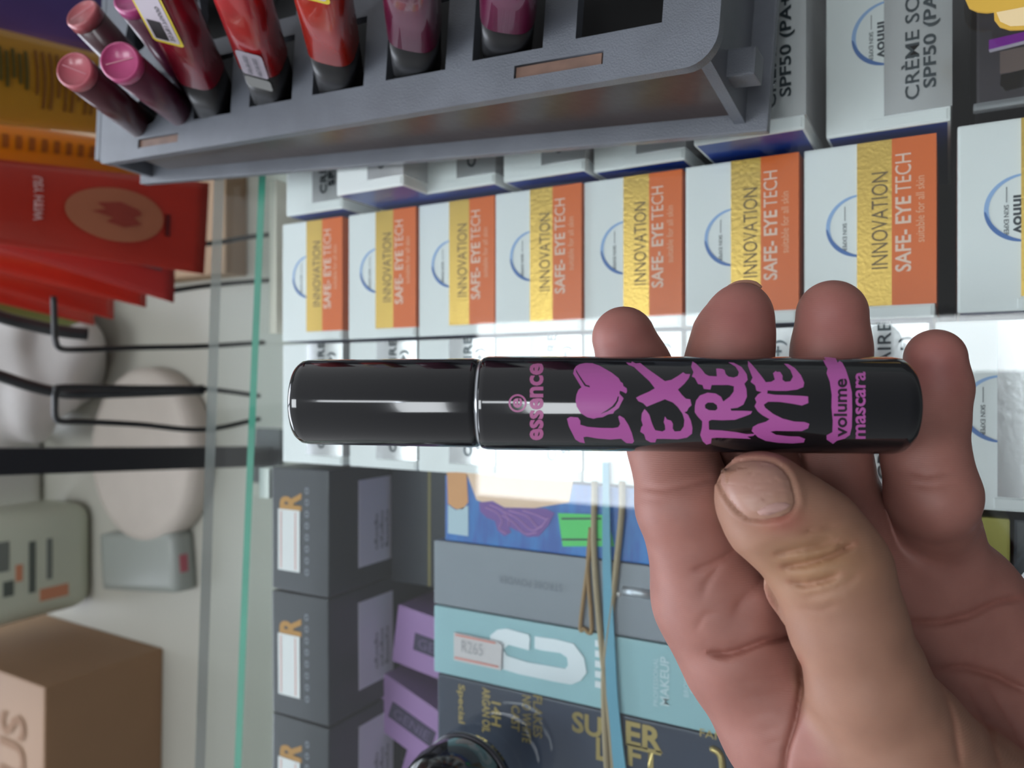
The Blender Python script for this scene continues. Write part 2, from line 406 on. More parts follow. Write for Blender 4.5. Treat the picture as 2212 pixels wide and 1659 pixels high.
c = on(940, 1640, .325)
t = thing('purple_carton', 'purple carton at the bottom photo border beside the round black lid', 'box', (c.x - .016, c.y, rel(SH)), math.radians(-18), 'purple brow cartons')
link('carton', bx(-.017, .017, -.024, .024, 0, .040, bev=.0008), pur, t)

# ------------------------------------------------------------------ long cartons lying lengthwise
def long_box(name, label, x0, x1, y0, y1, m, H=.283, hh=.045, rz=0):
    t = thing(name, label, 'box', ((x0 + x1) / 2, (y0 + y1) / 2, rel(SH)), math.radians(rz))
    h = SH - H
    b = link('carton', bx(-(x1 - x0) / 2, (x1 - x0) / 2, -(y1 - y0) / 2, (y1 - y0) / 2, 0, h, bev=.0008), m, t)
    return t, b, h, (x0 + x1) / 2, (y0 + y1) / 2
def pl(px, py, H, cx, cy):     # a mark's place on a carton's top, in its own coordinates
    p = on(px, py, H); return p.x - cx, p.y - cy
art = mat('art_blue', (40, 88, 168), .4, rgb2=(40, 122, 196), nscale=130, stretch=(.35, 1.6, 1))
t, b, h, cx, cy = long_box('illustrated_carton', 'blue illustrated carton with purple curls and a green sticker', -.0695, -.0405, .035, .195, art)
def topmark(par, name, pts, m, H, cx, cy, z, lift=.0002):
    q = [pl(x, y, H, cx, cy) for x, y in pts]; me = poly2d([q]); place(me, lambda a, b_, c: (a, b_, z + lift)); return link(name, me, m, par)
topmark(b, 'orange_patch', [(966, 1020), (1008, 1020), (1012, 1085), (1000, 1100), (985, 1100), (968, 1088)], mat('art_orange', (214, 152, 96), .5), .283, cx, cy, h)
topmark(b, 'peach_patch', [(1008, 1020), (1240, 1030), (1230, 1085), (1140, 1100), (1080, 1098), (1030, 1080)], mat('art_peach', (236, 200, 170), .5), .283, cx, cy, h)
topmark(b, 'pale_patch', [(968, 1090), (985, 1102), (1012, 1092), (1012, 1158), (968, 1152)], mat('art_pale', (178, 200, 212), .5), .283, cx, cy, h)
topmark(b, 'purple_curls', [(1035, 1085), (1065, 1082), (1090, 1096), (1180, 1098), (1198, 1108), (1185, 1135), (1165, 1158), (1140, 1160), (1118, 1146), (1100, 1138), (1105, 1150), (1090, 1158), (1075, 1145), (1070, 1125), (1052, 1118), (1038, 1104)], mat('art_purple', (112, 70, 150), .45), .283, cx, cy, h, .0003)
bm = bmesh.new()
for pts in ([(1050, 1095), (1075, 1108), (1085, 1125), (1080, 1142), (1095, 1152)], [(1090, 1105), (1120, 1120), (1150, 1145), (1172, 1135)], [(1100, 1102), (1140, 1115), (1165, 1140), (1185, 1118)],
            [(1085, 1112), (1110, 1128), (1135, 1152), (1160, 1150)], [(1130, 1102), (1160, 1112), (1182, 1122)], [(1058, 1090), (1082, 1100), (1098, 1118), (1100, 1135)]):
    q = [Vector(pl(x, y, .283, cx, cy) + (h + .0003,)) for x, y in pts]
    tube(bm, spline(q, 5), .00032, 6)
link('curl_highlights', bm, mat('art_lilac', (176, 130, 190), .45), b)
g = topmark(b, 'green_sticker', [(1206, 1108), (1312, 1112), (1328, 1180), (1216, 1180)], mat('sticker_green', (86, 206, 108), .55), .283, cx, cy, h, .0004)
for y in (1120, 1165): topmark(g, 'sticker_line', [(1214, y - 2), (1300, y - 2), (1300, y + 2), (1214, y + 2)], ink_grey, .283, cx, cy, h, .0006)
p = pl(1420, 1185, .283, cx, cy)
onbox(b, 'lettering', 'beautiful', mat('ink_art', (70, 92, 130), .35), p[0] + .000, p[1] - .013, h + .0003, .0175, .0042, bold=.02)
onbox(b, 'lettering', 'proof', mat('ink_art', (70, 92, 130), .35), p[0] - .001, p[1] - .005, h + .0003, .0095, .0040, bold=.02)
grey = mat('carton_grey', (134, 140, 150), .38, noise=.1, nscale=12)
t, b, h, cx, cy = long_box('grey_carton', 'plain grey carton with raised silver leaf emblem', -.0985, -.0700, .035, .201, grey)
p = pl(1408, 1285, .283, cx, cy)
bm = bmesh.new(); lathe(bm, (p[0], p[1], h - .001), (p[0], p[1] + .012, h - .001), [(0, 0), (0, .0022), (.0118, .0022), (.012, 0)], 20); link('silver_bar', bm, mat('chrome_soft', (190, 194, 202), .38, metal=.7), b, True)
p = pl(1335, 1283, .283, cx, cy)
bm = bmesh.new(); lathe(bm, (p[0], p[1], h), (p[0], p[1], h + .0008), [(0, .0014), (.0006, .001), (.0008, 0)], 20); link('silver_dot', bm, silver, b, True)
bm = bmesh.new()
for k, (ax, ay, bx_, by) in enumerate([(1425, 1300, 1440, 1262), (1437, 1318, 1472, 1275), (1430, 1330, 1448, 1350), (1445, 1328, 1470, 1352), (1412, 1212, 1418, 1228)]):
    a = pl(ax, ay, .283, cx, cy); c = pl(bx_, by, .283, cx, cy)
    tube(bm, spline([Vector(a + (h,)), Vector(((a[0] + c[0]) / 2, (a[1] + c[1]) / 2, h + .0006)), Vector(c + (h,))], 6), [.0004] + [.0014] * 11 + [.0003], 10)
link('leaf_emblem', bm, silver, b, True)
onbox(b, 'faint_lettering', 'STROBE POWDER', mat('ink_faint', (112, 118, 130), .4), *pl(1215, 1262, .283, cx, cy), h + .0002, .030, .0032, rot=90)
pale = mat('carton_pale_blue', (150, 190, 198), .42, noise=.06, nscale=20)
t, b, h, cx, cy = long_box('pale_blue_carton', 'pale blue carton with a large silver letter and price sticker', -.1290, -.0992, .020, .201, pale)
def marks(par, name, outl, m, H, cx, cy, z, ext=.0002):
    me = poly2d([[pl(x, y, H, cx, cy) for x, y in o] for o in outl], ext=ext); place(me, lambda a, b_, c: (a, b_, z + c)); return link(name, me, m, par)
marks(b, 'silver_letter', [[(1060, 1372), (1075, 1360), (1095, 1357), (1142, 1370), (1146, 1378), (1144, 1404), (1100, 1392), (1088, 1402), (1096, 1416), (1140, 1430), (1222, 1444), (1228, 1436), (1226, 1420), (1212, 1410), (1170, 1404), (1156, 1400), (1156, 1374), (1200, 1380), (1240, 1390), (1262, 1420), (1268, 1452), (1255, 1470), (1235, 1478), (1200, 1472), (1120, 1455), (1085, 1444), (1062, 1420)]],
      mat('chrome', (228, 234, 240), .32, metal=.6), .283, cx, cy, h, .0005)
marks(b, 'price_sticker', [[(984, 1364), (1080, 1384), (1088, 1392), (1086, 1446), (984, 1424)]], mat('sticker_pinkish', (205, 198, 200), .6), .283, cx, cy, h + .0012)
marks(b, 'sticker_line', [[(988, 1367), (1074, 1385), (1074, 1389), (988, 1371)]], ink_red, .283, cx, cy, h + .0015)
marks(b, 'sticker_line', [[(986, 1416), (1080, 1436), (1080, 1440), (986, 1420)]], ink_red, .283, cx, cy, h + .0015)
p = pl(1001, 1406, .283, cx, cy); onbox(b, 'price_lettering', 'R265', mat('ink_pale', (170, 165, 170), .6), p[0], p[1], h + .0016, .011, .0052, rot=-90)
ink_sil = mat('ink_pale_silver', (196, 216, 222), .3)
p = pl(1446, 1526, .283, cx, cy); onbox(b, 'lettering', 'MAKEUP', ink_sil, p[0], p[1], h + .0002, .0185, .0036, bold=.02)
p = pl(1422, 1526, .283, cx, cy); onbox(b, 'lettering', 'PROFESSIONAL', ink_sil, p[0], p[1], h + .0002, .0185, .0019)
p = pl(1488, 1518, .283, cx, cy); onbox(b, 'lettering', 'BROW FIXING', ink_sil, p[0] + .002, p[1], h + .0002, .0175, .0019)
p = pl(1512, 1524, .283, cx, cy); onbox(b, 'lettering', 'SOAP', ink_sil, p[0] + .004, p[1], h + .0002, .0145, .0036)
bm = bmesh.new()
for k in range(5):
    p = pl(1290, 1390 + k * 22, .283, cx, cy); box(bm, p[0] - .0012, p[0] + .0014, p[1] - .004, p[1] + .0008, h, h + .0004)
link('silver_lettering', bm, mat('chrome', (1, 1, 1)), b)
navy = mat('carton_navy', (44, 54, 76), .4, noise=.2, nscale=15)
goldfoil = mat('foil_letter_gold', (190, 168, 110), .3, metal=.8)
t, b, h, cx, cy = long_box('navy_carton', 'dark navy carton with gold foil lettering', -.1800, -.1296, .010, .199, navy)
for s, px, py, y2, w_ in [('Special', 987, 1476, 1566, 17), ('ARGAN OIL', 1042, 1484, 1586, 16), ('14H', 1062, 1514, 1568, 19), ('CAST', 1105, 1522, 1578, 16), ('NO WHITE', 1128, 1500, 1604, 17), ('FLAKES', 1152, 1500, 1592, 17)]:
    p = pl(px, py, .283, cx, cy); onbox(b, 'gold_lettering', s, goldfoil, p[0], p[1], h + .0002, (y2 - py) * .1895e-3, w_ * .25e-3, rot=180, bold=.02)
for s, px, py, w_, hh_ in [('SU', 1236, 1580, .0130, .0085), ('ER', 1352, 1608, .0150, .0095), ('LI', 1288, 1640, .0070, .0090), ('FT', 1356, 1652, .0135, .0085)]:
    p = pl(px, py, .283, cx, cy); onbox(b, 'gold_lettering', s, goldfoil, p[0], p[1], h + .0002, w_, hh_, rot=-90, bold=.03)
for s, px, py in [('FANO', 1512, 1590)]:
    p = pl(px, py, .283, cx, cy); onbox(b, 'gold_lettering', s, goldfoil, p[0], p[1], h + .0002, .013, .0030, rot=-90)
bm = bmesh.new()
for dx_ in (0, .006): 
    p = pl(1545, 1640, .283, cx, cy); tube(bm, spline([(p[0] + .004, p[1] + .002 - dx_, h), (p[0] + .002, p[1] - .002 - dx_, h + .0003), (p[0] - .006, p[1] - .003 - dx_, h)], 6), [.0004] + [.0013] * 11 + [.0005], 8)
link('gold_emblem', bm, goldfoil, b, True)
# colourful carton peeking below the navy one
t = thing('patterned_carton', 'purple and teal patterned carton beyond the navy box', 'box', (-.205, .170, rel(SH)), math.radians(-10))
link('carton', bx(-.02, .02, -.045, .05, 0, .070, bev=.0008), mat('pattern', (150, 110, 170), .5, rgb2=(50, 160, 156), nscale=26), t)

# ------------------------------------------------------------------ elastic bands on the cartons
def band(name, label, loops, m, r, flat=.5, grp=None):
    bm = bmesh.new(); Hh = .2818
    for pts in loops: tube(bm, spline([on(x, y, Hh) for x, y in pts], 8), r, 8)
    o = link(name, bm, m); rebase(o); setp(o, label, 'elastic band', grp); 
    for p_ in o.data.polygons: p_.use_smooth = True
    return o
tan = mat('rubber_tan', (158, 140, 110), .6)
band('elastic_band', 'short brown elastic band ending on the grey carton', [[(1286, 1050), (1284, 1120), (1270, 1220), (1254, 1350), (1262, 1358), (1278, 1358), (1270, 1230), (1276, 1140)]], mat('rubber_brown', (150, 118, 76), .6), .0009)
band('elastic_band', 'long beige elastic band crossing the pale blue carton', [[(1284, 1040), (1284, 1200), (1300, 1400), (1318, 1560), (1326, 1690), (1316, 1700), (1308, 1600), (1306, 1440), (1325, 1280), (1342, 1120), (1344, 1040)]], tan, .0013)
bm = bmesh.new()
pts = [on(x, y, .2815) for x, y in [(1310, 1000), (1311, 1130), (1313, 1250), (1319, 1400), (1326, 1530), (1344, 1690)]]
pp = spline(pts, 6); prev = None
for k, q in enumerate(pp):
    wv = .0013 + .0014 * k / len(pp)
    v = [bm.verts.new(q + Vector((0, s_ * wv, z_))) for s_, z_ in ((-1, 0), (1, 0), (1, .0009), (-1, .0009))]
    if prev:
        for j in range(4): bm.faces.new((prev[j], prev[(j + 1) % 4], v[(j + 1) % 4], v[j]))
    else: bm.faces.new(v)
    prev = v
bm.faces.new(prev[::-1]); bmesh.ops.recalc_face_normals(bm, faces=bm.faces)
o = link('elastic_band', bm, mat('rubber_blue', (100, 160, 184), .6)); rebase(o); setp(o, 'flat light blue elastic band between the beige strands', 'elastic band')

# right border: yellow and black cartons, paper roll
t, b, h, cx, cy = long_box('yellow_carton', 'narrow yellow carton right of the little finger base', -.0800, -.0420, -.0165, -.0060, mat('carton_yellow', (176, 168, 84), .5), H=.284)
t, b, h, cx, cy = long_box('black_carton', 'black carton at the right photo border below the silver sleeve', -.0800, -.0420, -.060, -.0175, black, H=.284)
bm = bmesh.new(); prev = None
q0 = on(2150, 1178, .262)
for k in range(15):
    a = math.radians(-80 + k * 11); v = [bm.verts.new((q0.x - .028 + .026 * math.cos(a), q0.y - .010 + .014 * math.sin(a) * .6, G + .0008 + s_)) for s_ in (0, .018)]
    if prev: bm.faces.new((prev[0], v[0], v[1], prev[1]))
    prev = v
bmesh.ops.solidify(bm, geom=list(bm.faces), thickness=.0004)
o = link('paper_roll', bm, mat('paper', (235, 238, 240), .7)); rebase(o); setp(o, 'curled white paper standing at the right photo border under the hand', 'paper')
# top right: dark bottle box with violet foil edge, yellow scalloped tag, clear tray
t, b, h, cx, cy = long_box('perfume_carton', 'dark plum carton with shiny violet edge at the top right corner', .088, .150, -.060, -.0075, mat('carton_plum', (52, 44, 52), .35), H=.284)
marks(b, 'violet_edge', [[(2136, 88), (2230, 66), (2230, 84), (2136, 108)]], mat('foil_violet', (170, 60, 200), .2, metal=.9), .284, cx, cy, h, .0006)
marks(b, 'pale_edge', [[(2136, 108), (2230, 84), (2230, 91), (2138, 114)]], mat('ink_lilac', (190, 180, 195), .4), .284, cx, cy, h)
marks(b, 'window', [[(2160, 112), (2230, 98), (2230, 150), (2160, 160)]], mat('plate_brown', (104, 84, 80), .4), .284, cx, cy, h)
marks(b, 'clip', [[(2162, 164), (2230, 148), (2230, 186), (2172, 198), (2160, 186)]], mat('gloss_black', (20, 20, 22), .1, coat=1), .284, cx, cy, h, .001)
o = thing('plastic_dish', 'grey plastic dish edge below the plum carton', 'dish', (.0935, -.030, rel(.2835)))
link('dish_rim', bx(-.0085, -.006, -.04, .0235, 0, .004, bev=.001), mat('plastic_grey', (120, 120, 124), .3), o)
c1 = P(2140, -20, .222)
outl = []
for cx_, cy_, r_ in ((2128, -14, 44), (2172, 12, 54), (2230, -10, 60)):
    outl.append((cx_, cy_, r_))
bm = bmesh.new()
tg = thing('scalloped_tag', 'yellow scalloped paper tag lying on the glass at the top right corner', 'tag', on(2170, 0, CAMH) + Vector((0, 0, 0)))
from itertools import accumulate
pts = []
for x, y in [(2084, -30), (2085, 0), (2094, 20), (2112, 28), (2132, 30), (2147, 28), (2148, 45), (2160, 60), (2182, 67), (2212, 66), (2240, 60), (2260, -30)]:
    q = on(x, y, CAMH) - tg.location; pts.append((q.x, q.y))
me = poly2d([pts], ext=.0004); place(me, lambda a, b_, c: (a, b_, c + .0005)); link('tag_card', me, mat('tag_yellow', (214, 170, 60), .5), tg)
me = poly2d([[((q - tg.location).x, (q - tg.location).y) for q in [on(x, y, CAMH) for x, y in [(2152, 30), (2160, 50), (2182, 60), (2230, 58), (2230, 15)]]]]); place(me, lambda a, b_, c: (a, b_, .00105)); link('tag_print', me, mat('tag_cream', (236, 210, 160), .5), tg)
# ------------------------------------------------------------------ grey wooden lipstick tray
F0 = on(1618, 294, CAMH); F1 = on(330, 400, CAMH)
e1v = (F1 - F0).normalized(); e2v = Vector((e1v.y, -e1v.x, 0))
if e2v.x < 0: e2v = -e2v
ang = math.atan2(e1v.y, e1v.x)           # local x = along tray (far), local y -> we use -y as outward
tray = thing('lipstick_tray', 'grey painted wooden lipstick tray with slots standing on the glass', 'display tray', (F0.x, F0.y, G), ang - 0)
Ri = Matrix.Rotation(-ang, 3, 'Z')
def toloc(p): return Ri @ (p - F0)       # local x along, y outward is negative
h0, h1 = .053, .036
q0 = P(1540, 140, .2)
def topz(s): return h0 + (h1 - h0) * s / .30
def tp(px, py):                          # pixel -> local coordinates on the slanted top
    d = Ri @ dirpx(px, py); o = toloc(CP); o.z = CAMH
    # z = h0 + k x
    k = (h1 - h0) / .30; t = (h0 + k * o.x - o.z) / (d.z - k * d.x); return o + d * t
wood = mat('tray_paint', (96, 100, 108), .42, noise=.18, nscale=60, bump=.25, bscale=2200)
wood_raw = mat('tray_raw_edge', (112, 84, 70), .6, noise=.25, nscale=120)
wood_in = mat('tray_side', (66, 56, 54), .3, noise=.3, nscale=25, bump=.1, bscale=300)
fa = tp(215, 355); fb = tp(1548, 136)
xs0, xs1 = fb.x, fa.x; yf0, yf1 = fb.y, fa.y
DEP = .105
def fy(x): return yf0 + (yf1 - yf0) * (x - xs0) / (xs1 - xs0)
def rc(cx, cy, r, a0, a1, n=8): return [(cx + r * math.cos(math.radians(a0 + (a1 - a0) * k / n)), cy + r * math.sin(math.radians(a0 + (a1 - a0) * k / n))) for k in range(n + 1)]
yb = min(yf0, yf1) - DEP
r = .009
outer = rc(xs0 + r, fy(xs0) - r, r, 90, 180)[::-1] + rc(xs1 - .003, fy(xs1) - .003, .003, 90, 0)[::1]
outer = rc(xs1 - .003, fy(xs1) - .003, .003, 0, 90, 4) + rc(xs0 + r, fy(xs0) - r, r, 90, 180) + [(xs0, yb), (xs1, yb)]
holes = []
HP = [[(418, 258), (498, 244)], [(538, 232), (630, 214)], [(674, 207), (785, 184)], [(833, 174), (962, 150)], [(1020, 131), (1172, 104)], [(1243, 86), (1430, 46)]]
hole_mid = []
for a, b in HP:
    A_, B_ = tp(*a), tp(*b); x0, x1 = min(A_.x, B_.x), max(A_.x, B_.x); y1 = (A_.y + B_.y) / 2; y0 = y1 - .024
    holes.append([(x0, y0), (x1, y0), (x1, y1), (x0, y1)]); hole_mid.append(((x0 + x1) / 2, (y0 + y1) / 2)); 
# far round-tube holes and a second row
A_ = tp(300, 262); B_ = tp(384, 248)
for x0 in (.251, .229): holes.append(rc(x0, A_.y - .006, .0085, 0, 330, 11))
for dy in (.031, .061):                 # the rows behind
    for q in list(holes[:6]): holes.append([(x, y - dy) for x, y in q])
for x0 in (.268, .2325):
    for dy in (.034, .064): holes.append(rc(x0 - .006, A_.y - .006 - dy, .0095, 0, 330, 11))
for (a, b) in ((298, 318), (1110, 1303)):
    pa = tp(a, {298: 312, 1110: 161}[a]); pb = tp({298: 384, 1110: 1303}[a], {298: 295, 1110: 118}[a]); 
    x0, x1 = min(pa.x, pb.x), max(pa.x, pb.x); y = (pa.y + pb.y) / 2
    holes.append([(x0, y - .0019), (x1, y - .0019), (x1, y + .0019), (x0, y + .0019)])
slots = holes[-2:]
PT = .004
me = poly2d([outer] + holes, ext=PT / 2)
place(me, lambda a, b, c: (a, b, topz(a) - PT / 2 + c)); link('top_plate', me, wood, tray)
for sl_ in slots:                        # raw mortise ends showing in the slots
    (x0, y0), _, (x1, y1), _ = sl_
    bm = bx(x0 + .0008, x1 - .0003, y0 + .0003, y1 - .0003, -.004, -.0008)
    for v in bm.verts: v.co.z += topz(v.co.x)
    link('tenon', bm, wood_raw, tray)
link('bottom_plate', bx(-.0065, .306, -DEP, 0, 0, .004, bev=.0006), wood, tray)
bm = bx(.004, .300, -.0095, -.0060, .004, .05)
for v in bm.verts:
    if v.co.z > .04: v.co.z = topz(v.co.x) - PT; v.co.y += fy(v.co.x) - .002 + .0
    v.co.x = min(v.co.x, xs1 - .004)
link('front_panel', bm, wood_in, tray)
def endpanel(x, t, name):
    bm = bmesh.new(); ztop = topz(x) - PT
    a = [(x, -.003, .004), (x, fy(x) - .004, ztop), (x, yb + .004, ztop), (x, -DEP + .004, .004)]
    v = [bm.verts.new(p) for p in a] + [bm.verts.new((p[0] + t, p[1], p[2])) for p in a]
    for f in ((0, 1, 2, 3), (7, 6, 5, 4), (0, 4, 5, 1), (1, 5, 6, 2), (2, 6, 7, 3), (3, 7, 4, 0)): bm.faces.new([v[i] for i in f])
    bmesh.ops.recalc_face_normals(bm, faces=bm.faces); return link(name, bm, wood, tray)
ep = endpanel(.0005, .0035, 'end_panel'); endpanel(.296, .0035, 'end_panel')
link('tab', bx(-.0075, .001, -.0165, -.0085, .020, .030, bev=.0006), wood, ep)
bm = bx(.004, .300, -DEP + .004, -DEP + .0075, .004, .05)
for v in bm.verts:
    if v.co.z > .04: v.co.z = topz(v.co.x) - PT
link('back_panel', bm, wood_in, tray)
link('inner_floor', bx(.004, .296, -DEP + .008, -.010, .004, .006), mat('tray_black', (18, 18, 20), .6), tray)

# ------------------------------------------------------------------ lip glosses in the tray
def wtop(px, py):
    p = tp(px, py); return Matrix.Rotation(ang, 3, 'Z') @ p + Vector((F0.x, F0.y, G))
blackg = mat('gloss_black', (20, 20, 22), .1, coat=1)
def flat_gloss(label, base, top, zt, wpx, col, colstart, rad=.0083, sticker=None):
    """base: pixel where it leaves the tray; the colour begins colstart metres above the tray"""
    b = base; t_ = P(*top, zt); a = (t_ - b).normalized(); b2 = b - a * .010
    Lg = (t_ - b2).length + .03
    t = thing('lip_gloss', label, 'lip gloss', b2, 0, 'square lip gloss tubes in the tray')
    up = e1v
    bm = bmesh.new(); lathe(bm, (0, 0, 0), a, [(0, 0), (0, rad * .96), (.010 + colstart, rad * .97), (.010 + colstart, 0)], 48, 3.2, 1, 1, up); link('base', bm, mat('base_black', (24, 24, 26), .38), t, True)
    bm = bmesh.new(); s0 = .010 + colstart
    # the bottom of the coloured part curves: a shallow rounded step
    lathe(bm, (0, 0, 0), a, [(s0 - .0002, 0), (s0 - .0002, rad * .9), (s0 + .0006, rad), (Lg, rad), (Lg + .0006, rad * .9), (Lg + .0006, 0)], 48, 3.2, 1, 1, up)
    m = mat('gloss_%d_%d' % (col[0], col[2]), tuple(int(v * .92) for v in col), .22, coat=.6, noise=.22, nscale=90, stretch=None)
    body = link('colour_tube', bm, m, t, True)
    # clear highlight ribs along the tube
    if sticker:
        u = (up - a * up.dot(a)).normalized(); v = a.cross(u)
        if v.dot(CP - b) < 0: v = -v
        def st(name, u0, u1, s0_, s1_, m_, off, rr=.0012, par=body):
            me = poly2d([rc(u1 - rr, s1_ - rr, rr, 0, 90, 4) + rc(u0 + rr, s1_ - rr, rr, 90, 180, 4) + rc(u0 + rr, s0_ + rr, rr, 180, 270, 4) + rc(u1 - rr, s0_ + rr, rr, 270, 360, 4)])
            place(me, lambda q, w_, c: tuple(u * q + a * w_ + v * (rad + off - .55 * max(0, abs(q) - .004) ** 2 * 60))); return link(name, me, m_, par)
        if sticker[:6] == 'yellow':
            y0_ = s0 + (.0245 if sticker == 'yellow' else .032); s0 = y0_ - .020
            st('sticker', -.0055, .0060, s0 + .020, Lg, mat('sticker_yellow', (212, 190, 50), .5), .0002)
            k = st('sticker_panel', -.0046, .0051, s0 + .0212, Lg, mat('sticker_lilac', (190, 180, 190), .6), .0003)
            st('black_patch', -.0008, .0042, s0 + .0220, s0 + .031, mat('ink_black', (30, 26, 28), .6), .0004, .0003)
            me = text2d('3578170600', .016, .0016); place(me, lambda q, w_, c: tuple(u * (-.0016 - w_) + a * (s0 + .0225 + q) + v * (rad + .0005))); link('print', me, mat('ink_black', (1, 1, 1)), k)
        else:
            st('sticker', -.0050, .0045, s0 + .0004, s0 + .013, mat('sticker_grey', (150, 142, 152)), .0003)
            st('sticker', -.0050, .0045, s0 - .007, s0 - .001, mat('sticker_dim', (120, 120, 118), .6), .0001)
            for k_ in range(2):
                me = text2d(['EXP 09-2025', 'MFG 09-2022'][k_], .0095, .0016); place(me, lambda q, w_, c: tuple(u * (.0022 - w_ - k_ * .0034) + a * (s0 + .0015 + q) + v * (rad + .0006))); link('print', me, ink_grey, body)
    return t
def proj(p): q = p - CP; z = q.dot(FW); return 1106 + q.dot(XC) / z * FPX, 829.5 - q.dot(YC) / z * FPX, z
def fg(label, k, d, col, cs, sticker=None, rad=.0082):
    # d = pixel direction of the tube's axis away from its hole
    x = (holes[k][0][0] + holes[k][1][0]) / 2; y = holes[k][2][1] - rad * 1.02
    b = Matrix.Rotation(ang, 3, 'Z') @ Vector((x, y, topz(x))) + Vector((F0.x, F0.y, G)); px, py, z0 = proj(b)
    return flat_gloss(label, b, (px + d[0], py + d[1]), z0 - .050, 0, col, cs, rad, sticker)
fg('dark red gloss tube with a yellow bordered sticker', 0, (-105, -215), (150, 28, 48), .0140, 'yellow')
fg('red gloss tube with a white expiry sticker', 1, (-75, -225), (178, 28, 32), .0135, 'white')
fg('orange red gloss tube with the corner of a yellow sticker', 2, (-48, -230), (186, 40, 26), .0125, 'yellow2')
fg('plum gloss tube between the orange red and magenta ones', 3, (-18, -235), (112, 28, 62), .0115)
fg('magenta gloss tube nearest the empty slot', 4, (8, -240), (126, 20, 72), .0105)
def round_gloss(label, base, capc, dpx, col, capcol, group='round capped lip gloss tubes at the far end'):
    r_ = .0070; z = FPX * r_ * 2 / dpx; c = P(*capc, z); b = wtop(*base); a = (c - b).normalized(); b2 = b - a * .006
    t = thing('lip_gloss', label, 'lip gloss', b2, 0, group); Lg = (c - b2).length
    bm = bmesh.new(); lathe(bm, (0, 0, 0), a, [(0, 0), (0, r_ * .92), (Lg - .004, r_ * .97), (Lg - .004, 0)], 40); link('tube', bm, mat('plum_dark%d' % col[0], col, .3, coat=.2), t, True)
    bm = bmesh.new(); lathe(bm, (0, 0, 0), a, [(Lg - .004, 0), (Lg - .004, r_), (Lg - .0006, r_), (Lg, r_ * .93), (Lg, r_ * .86), (Lg - .0005, r_ * .84), (Lg - .0002, 0)], 40)
    cap = link('end_cap', bm, mat('cap_%d' % capcol[1], capcol, .35, coat=.25), t, True)
    u = (e1v - a * e1v.dot(a)).normalized(); v = a.cross(u); th = random.uniform(-.6, .9); d = u * math.cos(th) + v * math.sin(th); n_ = a.cross(d)
    bm = bmesh.new()
    q = [a * (Lg + .0000) + d * x + n_ * y for x, y in ((-r_ * .7, -.00015), (r_ * .7, -.00015), (r_ * .7, .00015), (-r_ * .7, .00015))]
    bm.faces.new([bm.verts.new(p) for p in q]); link('cap_seam', bm, mat('cap_seam', (206, 150, 160), .3), cap)
    return t
round_gloss('round gloss tube with dusty pink cap, lowest and farthest left', (300, 264), (160, 150), 80, (70, 24, 34), (176, 84, 96))
round_gloss('round gloss tube with brighter magenta cap in front', (388, 238), (258, 132), 86, (78, 22, 46), (172, 60, 112))
round_gloss('round gloss tube with dusty pink cap touching the top border', (332, 196), (175, 27), 78, (60, 20, 30), (170, 86, 92))
round_gloss('round gloss tube with magenta cap cut by the top border', (420, 178), (283, -8), 84, (72, 20, 44), (170, 64, 122))

# ------------------------------------------------------------------ things beyond the counter
TB = .600                      # level of the white table behind
tb = thing('side_table', 'long white table behind the counter', 'table', (0, 1.05, rel(TB)))
link('table_top', bx(-1.0, .9, -.55, .35, -.025, 0, bev=.003), mat('table_white', (182, 181, 170), .5, noise=.05, nscale=5), tb)
for x in (-.95, .85):
    for y in (-.5, .3): link('leg', bx(x - .02, x + .02, y - .02, y + .02, -rel(TB), -.025), mat('leg_grey', (120, 120, 120), .5), tb)
card = mat('cardboard', (150, 116, 86), .7, noise=.12, nscale=6)
bxo = on(350, 1395, TB)
t = thing('cardboard_box', 'brown cardboard box on the white table in the lower left', 'box', (bxo.x - .15, bxo.y + .13, rel(TB)), math.radians(-1))
b = link('carton', bx(-.15, .15, -.13, .13, 0, .140, bev=.003), card, t)
link('tape', bx(-.15, .15, -.02, .02, .1402, .1408), mat('tape_tan', (170, 134, 98), .35), t)
onbox(t, 'lettering', 'US', mat('ink_card', (128, 92, 62), .8), .04, -.095, .141, .07, .05, rot=0, bold=.02)
# canisters
def canister(label, foot, w_, d_, hh_, col, yaw=0, marks_=()):
    t = thing('canister', label, 'canister', foot, math.radians(yaw))
    m = mat('canister%d' % col[2], col, .45)
    bm = bx(-w_ / 2, w_ / 2, -d_ / 2, d_ / 2, 0, hh_); bmesh.ops.bevel(bm, geom=list(bm.edges), offset=w_ * .16, segments=5, affect='EDGES', profile=.5)
    body = link('body', bm, m, t, True)
    bm = bmesh.new(); lathe(bm, (0, 0, hh_ - .002), (0, 0, 1), [(0, 0), (0, w_ * .3), (.03, w_ * .3), (.034, w_ * .26), (.034, 0)], 40); link('lid', bm, m, t, True)
    for k, (x0, x1, z0, z1, c) in enumerate(marks_):
        link('label_mark', bx(x0, x1, -d_ / 2 - .0006, -d_ / 2 + .001, z0, z1, bev=.0003), mat('mark_%d_%d' % (c[0], c[1]), c, .6), t)
    return t
G1, G2, OR = (110, 116, 110), (84, 92, 86), (196, 132, 100)
ft = on(206, 1196, TB)
canister('off white canister with grey and orange print beside the cardboard box', (ft.x, ft.y + .045, rel(TB)), .135, .09, .25, (196, 202, 184), 0,
         [(-.045, -.030, .035, .07, OR), (-.032, .030, .075, .083, G2), (-.02, .03, .055, .062, G1), (-.015, .005, .090, .098, OR), (.0, .035, .105, .118, G1), (-.03, -.012, .100, .112, G2), (-.03, .02, .13, .136, G1)])
ft = on(180, 1010, TB)
canister('white canister with a red square label behind the black post', (ft.x - .01, ft.y + .13, rel(TB)), .12, .09, .30, (200, 198, 194), 0,
         [(-.03, .03, .085, .145, (186, 46, 52)), (-.02, .055, .18, .19, G1)])
